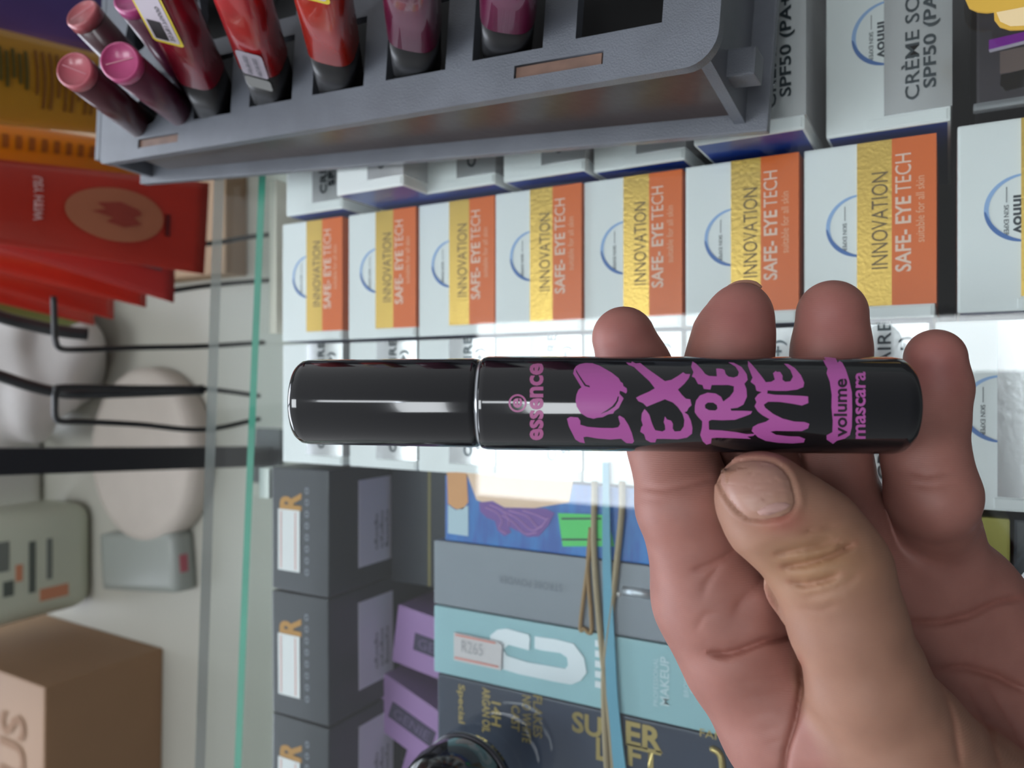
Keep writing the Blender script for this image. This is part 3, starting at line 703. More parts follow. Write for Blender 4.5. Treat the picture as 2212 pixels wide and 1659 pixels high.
ft = on(400, 1215, TB)
t = thing('plastic_tub', 'translucent grey tub with a small red mark behind the glass', 'tub', (ft.x - .0, ft.y + .05, rel(TB)), .1)
link('tub_body', bx(-.035, .035, -.07, .07, 0, .03, bev=.010), mat('tub_grey', (150, 156, 150), .4), t, True)
link('tub_mark', bx(-.012, .008, -.0705, -.069, .012, .022), mat('mark_red', (170, 90, 100), .6), t)
# round lid
c = on(292, 985, .565)
t = thing('round_lid', 'large round beige lid lying on the white table', 'lid', (c.x, c.y, rel(TB)))
Rl = .104
bm = bmesh.new(); lathe(bm, (0, 0, 0), (0, 0, 1), [(0, 0), (0, Rl * .97), (.004, Rl), (.022, Rl), (.030, Rl * .95), (.032, Rl * .86), (.030, Rl * .8), (.030, 0)], 72)
for v in bm.verts: v.co.y *= .94
link('lid_shell', bm, mat('lid_beige', (190, 182, 172), .8, noise=.05, nscale=30), t, True)
# cloth bag
c = on(60, 765, .56)
t = thing('white_bag', 'crumpled white plastic bag behind the wire hooks', 'bag', (c.x - .01, c.y - .03, rel(TB)))
bm = bmesh.new(); bmesh.ops.create_icosphere(bm, subdivisions=5, radius=1)
for v in bm.verts:
    p = v.co.copy(); k = 1 + .10 * math.sin(5 * p.x + 3 * p.y) * math.cos(4 * p.z + 2 * p.y) + .05 * math.sin(11 * p.y + 7 * p.z)
    v.co = Vector((p.x * .10 * k, p.y * .13 * k, max(0, .075 + p.z * .085 * k)))
link('bag_body', bm, mat('bag_white', (206, 202, 200), .5, noise=.12, nscale=14), t, True)
# brown shipping boxes on the table far right
c0 = on(585, 690, TB); 
t = thing('cardboard_box', 'tan cardboard box seen through the rear pane beside the tray', 'box', (.20, .78, rel(TB)))
link('carton', bx(-.08, .22, -.10, .22, 0, .03, bev=.002), mat('cardboard_dull', (164, 134, 104), .7, noise=.15, nscale=9), t)
link('flap', bx(-.07, .21, -.02, -.017, .0302, .0306), mat('flap_line', (96, 78, 64), .7), t)
# black post and rack
pc = on(585, 985, TB)
post_tilt = .066
post = thing('display_rack', 'black square post of the wire rack rising behind the counter', 'rack', (pc.x, pc.y, rel(TB)))
post.rotation_euler = (0, post_tilt, 0)
link('post', bx(-.0105, .0105, -.008, .008, 0, .75), mat('post_black', (34, 35, 39), .45), post)
link('foot', bx(-.03, .03, -.02, .02, 0, .006, bev=.002), mat('post_black', (1, 1, 1)), post)
wire = mat('wire_black', (30, 32, 34), .4)
def hook(label, pts, zs, r_=.0022):
    bm = bmesh.new(); tube(bm, spline([P(x, y, z) for (x, y), z in zip(pts, zs)], 6), r_, 8)
    o = link('wire_hook', bm, wire, smooth=True); rebase(o); return setp(o, label, 'hook', 'black wire hooks')
hook('black wire hook loop in front of the round lid', [(560, 855), (440, 840), (300, 838), (140, 836), (122, 845), (119, 870), (120, 900), (132, 910), (180, 911), (300, 917), (440, 928), (560, 905)], [.70, .64, .60, .56, .555, .553, .553, .555, .565, .60, .64, .70])
hook('black wire hook loop under the red pouches', [(116, 640), (118, 700), (120, 735), (132, 753), (180, 755), (300, 751), (440, 748), (570, 740)], [.55, .55, .55, .552, .56, .60, .64, .70])
hook('thin black wire end emerging from behind the red pouches', [(600, 604), (520, 610), (440, 618), (370, 628), (330, 632)], [.72, .70, .67, .65, .64])
hook('thin black wire seen between glass edge and green edge', [(600, 505), (540, 512), (470, 524), (430, 528)], [.72, .70, .67, .65])
hook('curved dark wire at the left border above the lid', [(-60, 795), (0, 812), (60, 832), (120, 846), (190, 850), (440, 842)], [.55, .56, .57, .58, .59, .64], .0042)
hook('dark wire rail at the left border over the white bag', [(-60, 660), (0, 684), (60, 700), (130, 715), (190, 722)], [.56, .57, .58, .59, .60], .0048)
# hanging pouches: thin, slightly bulged packs
def pouch(name, label, corners, z, m, group, bulge=.006, nx=10, ny=14):
    """corners in the photo: bottom-right(low y), bottom-left(high y), top-left, top-right with their depths"""
    Q = [P(x, y, zz) for (x, y), zz in zip(corners, z)]
    c = sum(Q, Vector()) / 4; nrm = (Q[1] - Q[0]).cross(Q[3] - Q[0]).normalized()
    if nrm.dot(CP - c) < 0: nrm = -nrm
    bm = bmesh.new(); F = []; B_ = []
    for j in range(ny + 1):
        rf, rb = [], []
        for i in range(nx + 1):
            u, v = i / nx, j / ny; p = (Q[0] * (1 - u) + Q[1] * u) * (1 - v) + (Q[3] * (1 - u) + Q[2] * u) * v
            k = bulge * math.sin(math.pi * u) ** .7 * (1 - (1 - v) ** 1.0) if True else 0
            k = bulge * (math.sin(math.pi * u) ** .8) * min(1, v * 2.2 + .05)
            rf.append(bm.verts.new(p - c + nrm * k)); rb.append(bm.verts.new(p - c - nrm * (k * .6 + .0008)))
        F.append(rf); B_.append(rb)
    for j in range(ny):
        for i in range(nx):
            bm.faces.new((F[j][i], F[j][i + 1], F[j + 1][i + 1], F[j + 1][i])); bm.faces.new((B_[j][i + 1], B_[j][i], B_[j + 1][i], B_[j + 1][i + 1]))
    for j in range(ny):
        bm.faces.new((F[j][0], F[j + 1][0], B_[j + 1][0], B_[j][0])); bm.faces.new((F[j + 1][nx], F[j][nx], B_[j][nx], B_[j + 1][nx]))
    for i in range(nx):
        bm.faces.new((F[0][i + 1], F[0][i], B_[0][i], B_[0][i + 1])); bm.faces.new((F[ny][i], F[ny][i + 1], B_[ny][i + 1], B_[ny][i]))
    bmesh.ops.recalc_face_normals(bm, faces=bm.faces)
    t = thing(name, label, 'pouch', c, 0, group); link('pouch_body', bm, m, t, True)
    def mark(nm, uv, m_, off=.0012, par=t):
        me = poly2d([uv]); 
        bm2 = bmesh.new(); bm2.from_mesh(me)
        for k_ in range(1, 12):
            bmesh.ops.bisect_plane(bm2, geom=bm2.verts[:] + bm2.edges[:] + bm2.faces[:], plane_co=(k_ / 12, 0, 0), plane_no=(1, 0, 0))
            bmesh.ops.bisect_plane(bm2, geom=bm2.verts[:] + bm2.edges[:] + bm2.faces[:], plane_co=(0, k_ / 12, 0), plane_no=(0, 1, 0))
        bm2.to_mesh(me); bm2.free()
        def f(u, v, _):
            p = (Q[0] * (1 - u) + Q[1] * u) * (1 - v) + (Q[3] * (1 - u) + Q[2] * u) * v
            k = bulge * (math.sin(math.pi * min(1, max(0, u))) ** .8) * min(1, max(0, v) * 2.2 + .05)
            return tuple(p - c + nrm * (k + off))
        place(me, f); return link(nm, me, m_, par)
    return t, mark
red = mat('pouch_red', (196, 50, 32), .38, noise=.12, nscale=18); red2 = mat('pouch_red_back', (176, 52, 46), .45)
gR = 'red pouches hanging on one hook'
for k, (lb_, cs, dz) in enumerate([
    ('rearmost red pouch in the hanging row', [(200, 648), (205, 702), (-60, 640), (-60, 590)], (.74, .72, .63, .64)),
    ('second red pouch from the back of the row', [(246, 620), (246, 690), (-60, 610), (-60, 560)], (.70, .69, .60, .61)),
    ('red pouch third from the back, narrow dark edge showing', [(316, 590), (316, 664), (-60, 570), (-60, 520)], (.67, .66, .57, .58)),
    ('red pouch just behind the front one with a grey barcode patch', [(380, 500), (376, 654), (-60, 520), (-60, 420)], (.64, .63, .53, .54))]):
    t, mk = pouch('red_pouch', lb_, cs, dz, red2 if k == 3 else red, gR, .004)
    if k == 3: mk('barcode_patch', [(.44, .09), (.62, .08), (.62, .22), (.44, .21)], mat('barcode_grey', (112, 84, 88), .6))
t, mk = pouch('red_pouch', 'front red pouch with a pale oval emblem and white lettering', [(452, 395), (441, 592), (-80, 515), (-80, 335)], (.60, .59, .45, .46), red, gR, .005)
el = [(.50 + .30 * math.cos(a) + .0, .45 + .215 * math.sin(a)) for a in [2 * math.pi * k / 36 for k in range(36)]]
mk('oval_emblem', el, mat('emblem_tan', (186, 110, 78), .5))
mk('floral_mark', [(.36, .44), (.42, .36), (.47, .34), (.52, .38), (.58, .34), (.64, .42), (.60, .50), (.55, .47), (.50, .56), (.46, .50), (.40, .54)], mat('emblem_red', (160, 62, 48), .5), .0018)
mk('small_mark', [(.42, .20), (.66, .20), (.66, .225), (.42, .225)], mat('mark_dark_red', (104, 20, 16), .5))
def mtext(mk, s, u0, v0, du, dv, m_, flip=1, **kw):
    me = text2d(s, 1, 1, **kw)
    return me
me = text2d('WITH YSU', 1, 1, bold=.03)
uvp = None
Qs = [P(x, y, zz) for (x, y), zz in zip([(452, 395), (441, 592), (-80, 515), (-80, 335)], (.60, .59, .45, .46))]; cc = sum(Qs, Vector()) / 4
nr = (Qs[1] - Qs[0]).cross(Qs[3] - Qs[0]).normalized(); nr = nr if nr.dot(CP - cc) > 0 else -nr
def fW(a, b_, _):
    u = .70 - a * .52 ; v = .745 + b_ * .035; p = (Qs[0] * (1 - u) + Qs[1] * u) * (1 - v) + (Qs[3] * (1 - u) + Qs[2] * u) * v
    return tuple(p - cc + nr * (.005 * math.sin(math.pi * u) ** .8 + .0018))
link('lettering', place(me, fW), mat('ink_pinkish', (226, 180, 176), .5), t)
yel = mat('pouch_yellow', (200, 140, 32), .35, noise=.12, nscale=10); yel2 = mat('pouch_amber', (196, 128, 20), .35)
t, mk = pouch('yellow_pouch', 'amber pouch hanging behind the tray between yellow and red ones', [(420, 330), (400, 395), (-80, 352), (-80, 250)], (.66, .65, .50, .51), yel2, 'yellow pouches beside the tray', .004)
for k in range(9): mk('text_line', [(.30, .50 + k * .05), (.62, .50 + k * .05), (.62, .525 + k * .05), (.30, .525 + k * .05)], mat('ink_amber', (130, 76, 20), .6))
t, mk = pouch('yellow_pouch', 'yellow pouch with lines of brown small print hanging at the left border', [(330, 145), (330, 300), (-80, 262), (-80, 42)], (.60, .60, .47, .47), yel, 'yellow pouches beside the tray', .006)
for k in range(13):
    v_ = .26 + k * .036; mk('text_line', [(.16, v_), (.80 if k % 3 else .66, v_), (.80 if k % 3 else .66, v_ + .014), (.16, v_ + .014)], mat('ink_amber', (1, 1, 1)))
for k in range(5):
    v_ = .74 + k * .030; mk('text_line', [(.20 + .04 * (k % 2), v_), (.62 - .05 * (k % 3), v_), (.62 - .05 * (k % 3), v_ + .018), (.20 + .04 * (k % 2), v_ + .018)], mat('ink_olive', (96, 80, 20), .6))
t, mk = pouch('violet_pouch', 'dark violet pouch in the top left corner', [(420, -60), (420, 150), (-80, 62), (-80, -120)], (.66, .66, .52, .52), mat('pouch_violet', (86, 68, 140), .45, rgb2=(58, 42, 84), nscale=5), 'violet pouch', .005)
t, mk = pouch('green_pouch', 'olive pouch peeking below the red ones at the left border', [(190, 690), (120, 716), (-60, 668), (-60, 640)], (.78, .78, .68, .68), mat('pouch_olive', (112, 120, 52), .5), 'olive pouch', .003)

# ------------------------------------------------------------------ round black lid at the bottom border
c = on(962, 1738, CAMH - .019)
t = thing('cosmetic_jar', 'round glossy black jar standing at the bottom photo border', 'jar', (c.x, c.y, G))
bm = bmesh.new(); lathe(bm, (0, 0, 0), (0, 0, 1), [(0, 0), (0, .0185), (.004, .0195), (.016, .0200), (.024, .0182), (.030, .0150), (.034, .0100), (.0355, .005), (.036, 0)], 64)
link('dome', bm, blackg, t, True)
bm = bmesh.new(); lathe(bm, (0, 0, 0), (0, 0, 1), [(.0035, .0192), (.0035, .0202), (.0055, .0203), (.0055, .0192)], 64)
link('rim', bm, mat('rim_dark', (60, 60, 66), .3, metal=.5), t, True)
# ------------------------------------------------------------------ mascara
ML = P(649, 868, .1640); MR = P(1958, 876, .1532)
ax = (MR - ML).normalized(); MLEN = (MR - ML).length
def spx(px):                               # distance along the axis for an image column
    d = dirpx(px, 872); n = (YC).cross(d); return (CP - ML).dot(n) / ax.dot(n)
seam = spx(1040)
mas = thing('mascara_tube', 'glossy black mascara tube with pink lettering held in the hand', 'mascara', ML)
gl = mat('mascara_black', (19, 20, 24), .10, coat=.5, spec=.55)
RB = .00972; RC0, RC1 = .0090, .00928
bm = bmesh.new()
lathe(bm, (0, 0, 0), ax, [(-.0002, 0), (-.0001, RC0 * .55), (0, RC0 * .80), (.0003, RC0 * .90), (.0012, RC0 * .975), (.0026, RC0), (seam - .0016, RC1), (seam - .0006, RC1 * .985), (seam - .0003, RC1 * .95), (seam - .0003, 0)], 128)
link('cap', bm, gl, mas, True)
bm = bmesh.new(); lathe(bm, (0, 0, 0), ax, [(seam - .0004, 0), (seam - .0004, RC1 * .955), (seam + .0005, RC1 * .975), (seam + .0005, 0)], 96)
link('collar', bm, mat('collar_silver', (210, 214, 220), .2, metal=.8), mas, True)
bm = bmesh.new()
e = MLEN
lathe(bm, (0, 0, 0), ax, [(seam + .0003, 0), (seam + .0003, RB * .955), (seam + .0007, RB * .98), (seam + .0016, RB), (e - .0034, RB * 1.0), (e - .0018, RB * .975), (e - .0007, RB * .91), (e - .0002, RB * .82), (e, RB * .6), (e, 0)], 128)
body = link('tube', bm, gl, mas, True)
pink = mat('print_pink', (172, 86, 156), .35); pink2 = mat('print_rose', (176, 98, 146), .35)
def wrap(name, me, m, eps=.00006, parent=body, pixelmap=None):
    """flat mesh given in photo pixels -> laid round the tube"""
    bm = bmesh.new(); bm.from_mesh(me)
    for v in bm.verts:
        if pixelmap: v.co = Vector(pixelmap(v.co.x, v.co.y) + (0,))
    for y in range(770, 985, 9):
        bmesh.ops.bisect_plane(bm, geom=bm.verts[:] + bm.edges[:] + bm.faces[:], plane_co=(0, y, 0), plane_no=(0, 1, 0))
    for v in bm.verts:
        d = dirpx(v.co.x, v.co.y); R = RB + eps; o = CP - ML
        dp = d - ax * d.dot(ax); op = o - ax * o.dot(ax)
        A_ = dp.dot(dp); B_ = 2 * dp.dot(op); C_ = op.dot(op) - R * R; D = max(0, B_ * B_ - 4 * A_ * C_)
        v.co = o + d * ((-B_ - math.sqrt(D)) / (2 * A_))
    bm.to_mesh(me); bm.free()
    return link(name, me, m, parent)
def z4(p): return [(1100 + x / 3.568, 700 + y / 3.568) for x, y in p]
def z5(p): return [(1592 + x / 3.568, 600 + y / 3.568) for x, y in p]
heart = [(500,350),(515,325),(545,308),(590,300),(640,302),(690,318),(730,340),(790,375),(845,418),(858,445),(875,455),(880,478),(905,495),(908,520),(900,535),(872,520),(852,514),(850,538),(882,572),(862,610),(845,645),(810,672),(800,690),(765,695),(720,718),(680,722),(650,730),(600,718),(550,685),(520,635),(512,590),(518,545),(535,505),(557,488),(540,460),(515,420),(493,382)]
c1_ = [(512,345),(516,370),(548,425),(582,478),(622,488),(618,474),(592,468),(565,430),(532,380)]
c2_ = [(700,695),(760,672),(815,635),(840,592),(846,556),(836,560),(826,592),(795,632),(750,664)]
wrap('heart_print', poly2d([z4(heart), z4(c1_), z4(c2_)]), pink)
Il = [(445,730),(470,715),(530,720),(548,745),(548,775),(600,792),(700,800),(800,802),(840,795),(855,770),(840,715),(850,705),(885,725),(920,780),(945,840),(962,905),(950,920),(905,918),(880,900),(862,884),(780,890),(680,882),(600,868),(572,872),(582,918),(545,912),(510,890),(485,840),(460,790)]
Xl = [(900,295),(940,300),(945,288),(975,303),(1010,300),(1060,340),(1130,390),(1200,440),(1250,430),(1300,400),(1340,372),(1362,385),(1395,385),(1385,415),(1350,460),(1300,505),(1330,545),(1362,575),(1395,580),(1405,625),(1380,650),(1370,672),(1350,680),(1378,700),(1400,745),(1412,800),(1408,845),(1370,875),(1300,888),(1200,885),(1135,885),(1125,912),(1090,912),(1052,890),(1040,850),(1010,830),(1018,795),(1030,780),(1018,740),(1022,690),(1042,655),(1060,672),(1080,700),(1095,750),(1110,790),(1125,818),(1180,828),(1203,815),(1200,780),(1190,755),(1200,712),(1215,735),(1248,745),(1262,770),(1260,805),(1275,828),(1320,825),(1345,790),(1350,740),(1335,690),(1300,640),(1262,605),(1200,580),(1120,612),(1060,637),(1030,608),(995,595),(978,568),(1010,550),(1080,520),(1122,495),(1080,440),(1020,385),(960,330),(920,315)]
TR = [(1430,640),(1440,590),(1470,550),(1530,528),(1590,535),(1632,560),(1650,597),(1700,560),(1730,520),(1732,480),(1690,470),(1560,470),(1550,505),(1500,500),(1490,470),(1455,462),(1430,415),(1408,405),(1420,370),(1402,330),(1412,288),(1440,305),(1480,345),(1510,385),(1540,400),(1600,403),(1595,342),(1640,345),(1660,355),(1668,385),(1690,405),(1730,412),(1762,400),(1770,370),(1745,330),(1690,295),(1730,298),(1790,330),(1830,385),(1838,430),(1812,460),(1828,500),(1832,560),(1805,620),(1760,645),(1705,652),(1712,668),(1800,668),(1872,672),(1862,692),(1815,712),(1740,738),(1640,742),(1560,738),(1537,748),(1540,815),(1640,820),(1740,832),(1830,848),(1902,845),(1880,862),(1835,868),(1865,886),(1800,882),(1700,878),(1600,876),(1560,880),(1555,920),(1520,930),(1492,905),(1472,855),(1485,800),(1488,750),(1452,712),(1430,680)]
TRh = [(1508,622),(1530,605),(1572,605),(1600,625),(1606,652),(1590,666),(1540,664),(1510,648)]
ME = [(85,640),(112,665),(150,710),(190,760),(212,790),(222,805),(262,802),(292,785),(278,735),(300,718),(305,725),(332,725),(352,755),(350,785),(372,802),(412,798),(432,762),(412,712),(362,662),(395,665),(445,695),(492,750),(518,808),(512,842),(462,862),(380,872),(300,872),(235,868),(232,892),(290,902),(400,905),(500,910),(548,915),(550,965),(500,985),(420,970),(330,957),(240,955),(207,978),(217,1002),(280,1050),(350,1085),(440,1108),(520,1112),(558,1125),(548,1160),(500,1182),(400,1182),(300,1180),(257,1186),(300,1210),(400,1222),(480,1224),(525,1242),(515,1270),(430,1277),(320,1272),(220,1257),(160,1228),(113,1182),(122,1150),(160,1128),(222,1110),(252,1090),(200,1062),(160,1030),(135,990),(150,960),(138,930),(160,900),(190,882),(150,870),(140,830),(105,802),(120,770),(100,720),(85,680)]
wrap('letter_print', poly2d([z4(Il)]), pink); wrap('letter_print', poly2d([z4(Xl)]), pink)
wrap('letter_print', poly2d([z4(TR), z4(TRh)]), pink); wrap('letter_print', poly2d([z5(ME)]), pink)
VB = [(650,608),(680,640),(672,612),(705,612),(760,620),(775,655),(790,640),(812,655),(838,705),(865,790),(885,880),(888,1000),(885,1150),(870,1212),(830,1240),(772,1255),(740,1280),(692,1248),(690,1215),(735,1190),(738,1100),(728,1000),(730,900),(715,800),(690,735),(698,700),(678,665)]
vb = wrap('brush_stroke_print', poly2d([z5(VB)]), pink)
def up_text(s, xb, y0, y1, hpx, m, name, eps=.00007, **k):   # reads up the photo: baseline at column xb, from row y0 up to y1
    wrap(name, text2d(s, y0 - y1, hpx, **k), m, eps, pixelmap=lambda a, b: (xb - hpx + (hpx - b) * 1 if False else xb - b, y0 - a))
up_text('essence', 1174, 951, 785, 30, pink2, 'brand_print', bold=.03)
up_text('volume', 1830, 944, 818, 29, mat('print_dark', (34, 24, 36), .4), 'word_print', .00014, bold=.02)
up_text('mascara', 1870, 948, 803, 22, pink, 'word_print', bold=.02)
n_ = 48
ring = lambda cx, cy, r: [(cx + r * math.cos(2 * math.pi * k / n_), cy + r * math.sin(2 * math.pi * k / n_)) for k in range(n_)]
wrap('logo_ring_print', poly2d([ring(1118, 871, 19.5), ring(1118, 871, 15.5)]), pink2)
up_text('e', 1128, 881, 860, 20, pink2, 'logo_letter_print', bold=.02)

# ------------------------------------------------------------------ the hand: one continuous surface grown from its bones
def cam_co(px, py, z): return np.array([(px - 1106) / FPX * z, -(py - 829.5) / FPX * z, -z])
def smin(a, b, k):
    h = np.clip(.5 + .5 * (b - a) / k, 0, 1); return b + (a - b) * h - k * h * (1 - h)
def caps(X, a, b, r0, r1):
    ab = b - a; t = np.clip(((X - a) @ ab) / (ab @ ab), 0, 1); q = X - a - t[..., None] * ab
    return np.sqrt((q * q).sum(-1)) - (r0 + (r1 - r0) * t)
def chain(X, nodes, k=.002):
    d = None
    for (p, q) in zip(nodes, nodes[1:]):
        e_ = caps(X, cam_co(*p[:3]), cam_co(*q[:3]), p[3], q[3]); d = e_ if d is None else smin(d, e_, k)
    return d
INDEX = [(1347, 730, .1740, .0071), (1372, 800, .1752, .0079), (1404, 880, .1752, .0083), (1455, 985, .1705, .0090), (1482, 1090, .1665, .0104), (1512, 1190, .168, .0104), (1548, 1290, .171, .0118)]
MIDDLE = [(1600, 678, .1740, .0070), (1585, 725, .1745, .0086), (1572, 790, .1750, .0092), (1575, 870, .1755, .0090), (1630, 1010, .177, .0092), (1680, 1150, .180, .0100), (1700, 1260, .183, .0118)]
RING = [(1797, 680, .1725, .0077), (1795, 760, .1730, .0081), (1788, 860, .1735, .0086), (1795, 1000, .177, .0084), (1832, 1115, .183, .0094), (1870, 1260, .187, .0125)]
PINKY = [(2020, 774, .1700, .0064), (2024, 840, .1710, .0068), (2010, 910, .1705, .0074), (1998, 985, .1670, .0084), (2014, 1068, .1650, .0092)]
PINKY2 = [(2014, 1068, .1650, .0092), (2022, 1150, .1800, .0090), (2068, 1300, .1900, .0125)]
THUMB = [(1642, 1072, .1490, .0085), (1672, 1108, .1490, .0097), (1745, 1165, .1485, .0103), (1795, 1235, .1475, .0106), (1826, 1340, .1480, .0104), (1868, 1470, .1500, .0114), (1930, 1610, .1540, .0150), (2060, 1800, .1600, .0220), (2200, 2050, .168, .026)]
PALM = [[(1548, 1290, .171, .0118), (1700, 1260, .183, .0118)], [(1700, 1260, .183, .0118), (1870, 1260, .187, .0125)], [(1870, 1260, .187, .0125), (2068, 1300, .190, .0125)],
        [(1548, 1290, .171, .0118), (1610, 1420, .170, .0128), (1710, 1560, .168, .0150), (1860, 1720, .168, .0190), (2060, 1950, .172, .024)],
        [(1700, 1260, .183, .0118), (1800, 1500, .185, .015), (2000, 1800, .182, .021)], [(1870, 1260, .187, .0125), (1990, 1500, .188, .016), (2150, 1800, .184, .022)],
        [(2068, 1300, .190, .0130), (2170, 1420, .190, .0150), (2250, 1600, .187, .018), (2350, 1850, .176, .024)],
        [(2060, 1950, .170, .026), (2280, 2250, .168, .028), (2500, 2550, .160, .030)], [(2300, 1950, .172, .026), (2480, 2200, .166, .028), (2700, 2500, .155, .030)]]
def polyd(x, y, line):                  # distance in photo pixels to a polyline
    best = None
    for (x0, y0), (x1, y1) in zip(line, line[1:]):
        dx_, dy_ = x1 - x0, y1 - y0; t = np.clip(((x - x0) * dx_ + (y - y0) * dy_) / (dx_ * dx_ + dy_ * dy_), 0, 1)
        d = np.hypot(x - x0 - t * dx_, y - y0 - t * dy_); best = d if best is None else np.minimum(best, d)
    return best
# folds traced from the photo: (polyline, half width px, depth m, nearest z, farthest z)
FOLDS = [
 ([(1668, 1198), (1720, 1188), (1775, 1178), (1812, 1166)], 6, .0007, 0, .150), ([(1684, 1225), (1740, 1218), (1800, 1200), (1850, 1172)], 7, .0010, 0, .150),
 ([(1700, 1256), (1742, 1262), (1785, 1252), (1820, 1238)], 7, .0009, 0, .150), ([(1722, 1152), (1768, 1142), (1812, 1134)], 5, .0004, 0, .150),
 ([(1735, 1290), (1780, 1282), (1830, 1262), (1858, 1235)], 5, .00035, 0, .150), ([(1725, 1312), (1775, 1318), (1815, 1302)], 5, .00025, 0, .150),
 ([(1750, 1170), (1800, 1160)], 4, .0003, 0, .150), ([(1812, 1168), (1816, 1182), (1838, 1180)], 3, .0003, 0, .150),
 ([(1525, 1410), (1570, 1412), (1605, 1402), (1650, 1384), (1700, 1372), (1740, 1368)], 8, .0016, .150, .2), ([(1580, 1330), (1600, 1300), (1640, 1260), (1660, 1220)], 7, .0005, .152, .2),
 ([(1490, 1235), (1530, 1222), (1570, 1200), (1600, 1180)], 7, .0007, .150, .2), ([(1515, 1290), (1528, 1255), (1560, 1215)], 5, .0004, .150, .2), ([(1500, 1365), (1520, 1330), (1555, 1320)], 5, .0003, .150, .2),
 ([(1380, 1052), (1430, 1058), (1490, 1046), (1550, 1030)], 6, .0003, .150, .2), ([(1376, 1078), (1440, 1082)], 5, .0002, .150, .2),
 ([(1960, 1015), (2000, 1028), (2060, 1018)], 5, .0004, .150, .2), ([(1965, 1046), (2010, 1052), (2070, 1044)], 5, .0003, .150, .2),
 ([(1955, 1345), (2030, 1345), (2090, 1330), (2150, 1300), (2212, 1290)], 9, .0012, .150, .22), ([(2010, 1450), (2080, 1440), (2150, 1460), (2230, 1500)], 9, .0010, .13, .22),
 ([(1728, 1420), (1732, 1480), (1718, 1560), (1700, 1620), (1690, 1700)], 7, .0011, .140, .2), ([(2035, 1480), (2060, 1560), (2075, 1660)], 7, .0006, .12, .22), ([(2085, 1480), (2130, 1560), (2160, 1660)], 7, .0006, .12, .22),
 ([(2130, 1480), (2190, 1570), (2212, 1620)], 7, .0005, .12, .22),
 ([(1600, 1470), (1660, 1462), (1715, 1442)], 4, .0002, .14, .2), ([(1605, 1505), (1660, 1500), (1710, 1480)], 4, .0002, .14, .2), ([(1620, 1545), (1680, 1535), (1712, 1520)], 4, .0002, .14, .2),
 ([(1640, 1580), (1690, 1570)], 4, .0002, .14, .2), ([(1650, 1610), (1695, 1596)], 4, .0002, .14, .2)]
NAIL = [(1558, 1014), (1590, 1001), (1621, 996), (1650, 997), (1671, 1003), (1690, 1016), (1704, 1036), (1711, 1060), (1716, 1087), (1705, 1106), (1688, 1115), (1653, 1121), (1618, 1118), (1594, 1101), (1572, 1074), (1557, 1045)]
BUMPS = [((1660, 1290), 45, .0018, .152, .2), ((1645, 1370), 40, .001, .152, .2), ((1700, 1220), 30, -.0010, .15, .2), ((1675, 1245), 30, -.0008, .15, .15), ((1570, 1470), 70, .001, .14, .2)]
def hand_sdf(X, detail=True):
    dT = chain(X, THUMB, .003); fing = np.minimum(chain(X, MIDDLE, .003), chain(X, RING, .003))
    fing = np.minimum(fing, chain(X, INDEX, .003))
    palm = None
    for c_ in PALM:
        d = chain(X, c_, .004); palm = d if palm is None else smin(palm, d, .010)
    p2 = chain(X, PINKY, .0025); p3 = chain(X, PINKY2, .003)
    fing = np.minimum(fing, smin(p2, p3, .002))
    d = smin(palm, fing, .0045)
    # thumb joins the palm near its root only
    z = -X[..., 2]; py = 829.5 - X[..., 1] / z * FPX; px = 1106 + X[..., 0] / z * FPX
    kk = np.clip((py - 1420) / 220, .06, 1) * .011
    d = smin(d, dT, kk)
    if detail:
        for line, wd, dep, z0, z1 in FOLDS:
            xs = [p[0] for p in line]; ys = [p[1] for p in line]
            m_ = (px > min(xs) - 5 * wd) & (px < max(xs) + 5 * wd) & (py > min(ys) - 5 * wd) & (py < max(ys) + 5 * wd) & (z > z0) & (z < z1)
            if not m_.any(): continue
            q = polyd(px[m_], py[m_], line); e_ = np.minimum(np.hypot(px[m_] - xs[0], py[m_] - ys[0]), np.hypot(px[m_] - xs[-1], py[m_] - ys[-1]))
            d[m_] += (.95 if z1 <= .15 else .8) * dep * np.clip(e_ / (4 * wd) , 0, 1) ** .7 * (np.exp(-(q / wd) ** 2) + .45 * np.exp(-(q / (2.6 * wd)) ** 2))
        for (bx0, by0), wd, dep, z0, z1 in BUMPS:
            m_ = (z > z0) & (z < z1); d -= np.where(m_, dep * np.exp(-((px - bx0) ** 2 + (py - by0) ** 2) / wd ** 2), 0)
        # nail bed groove
        m_ = (px > 1520) & (px < 1770) & (py > 950) & (py < 1170) & (z < .150)
        if m_.any():
            q = polyd(px[m_], py[m_], NAIL + NAIL[:1]); d[m_] += .00045 * np.exp(-(q / 6) ** 2) - .0004 * np.exp(-((q - 15) / 9) ** 2)
    return d
HS = .00055
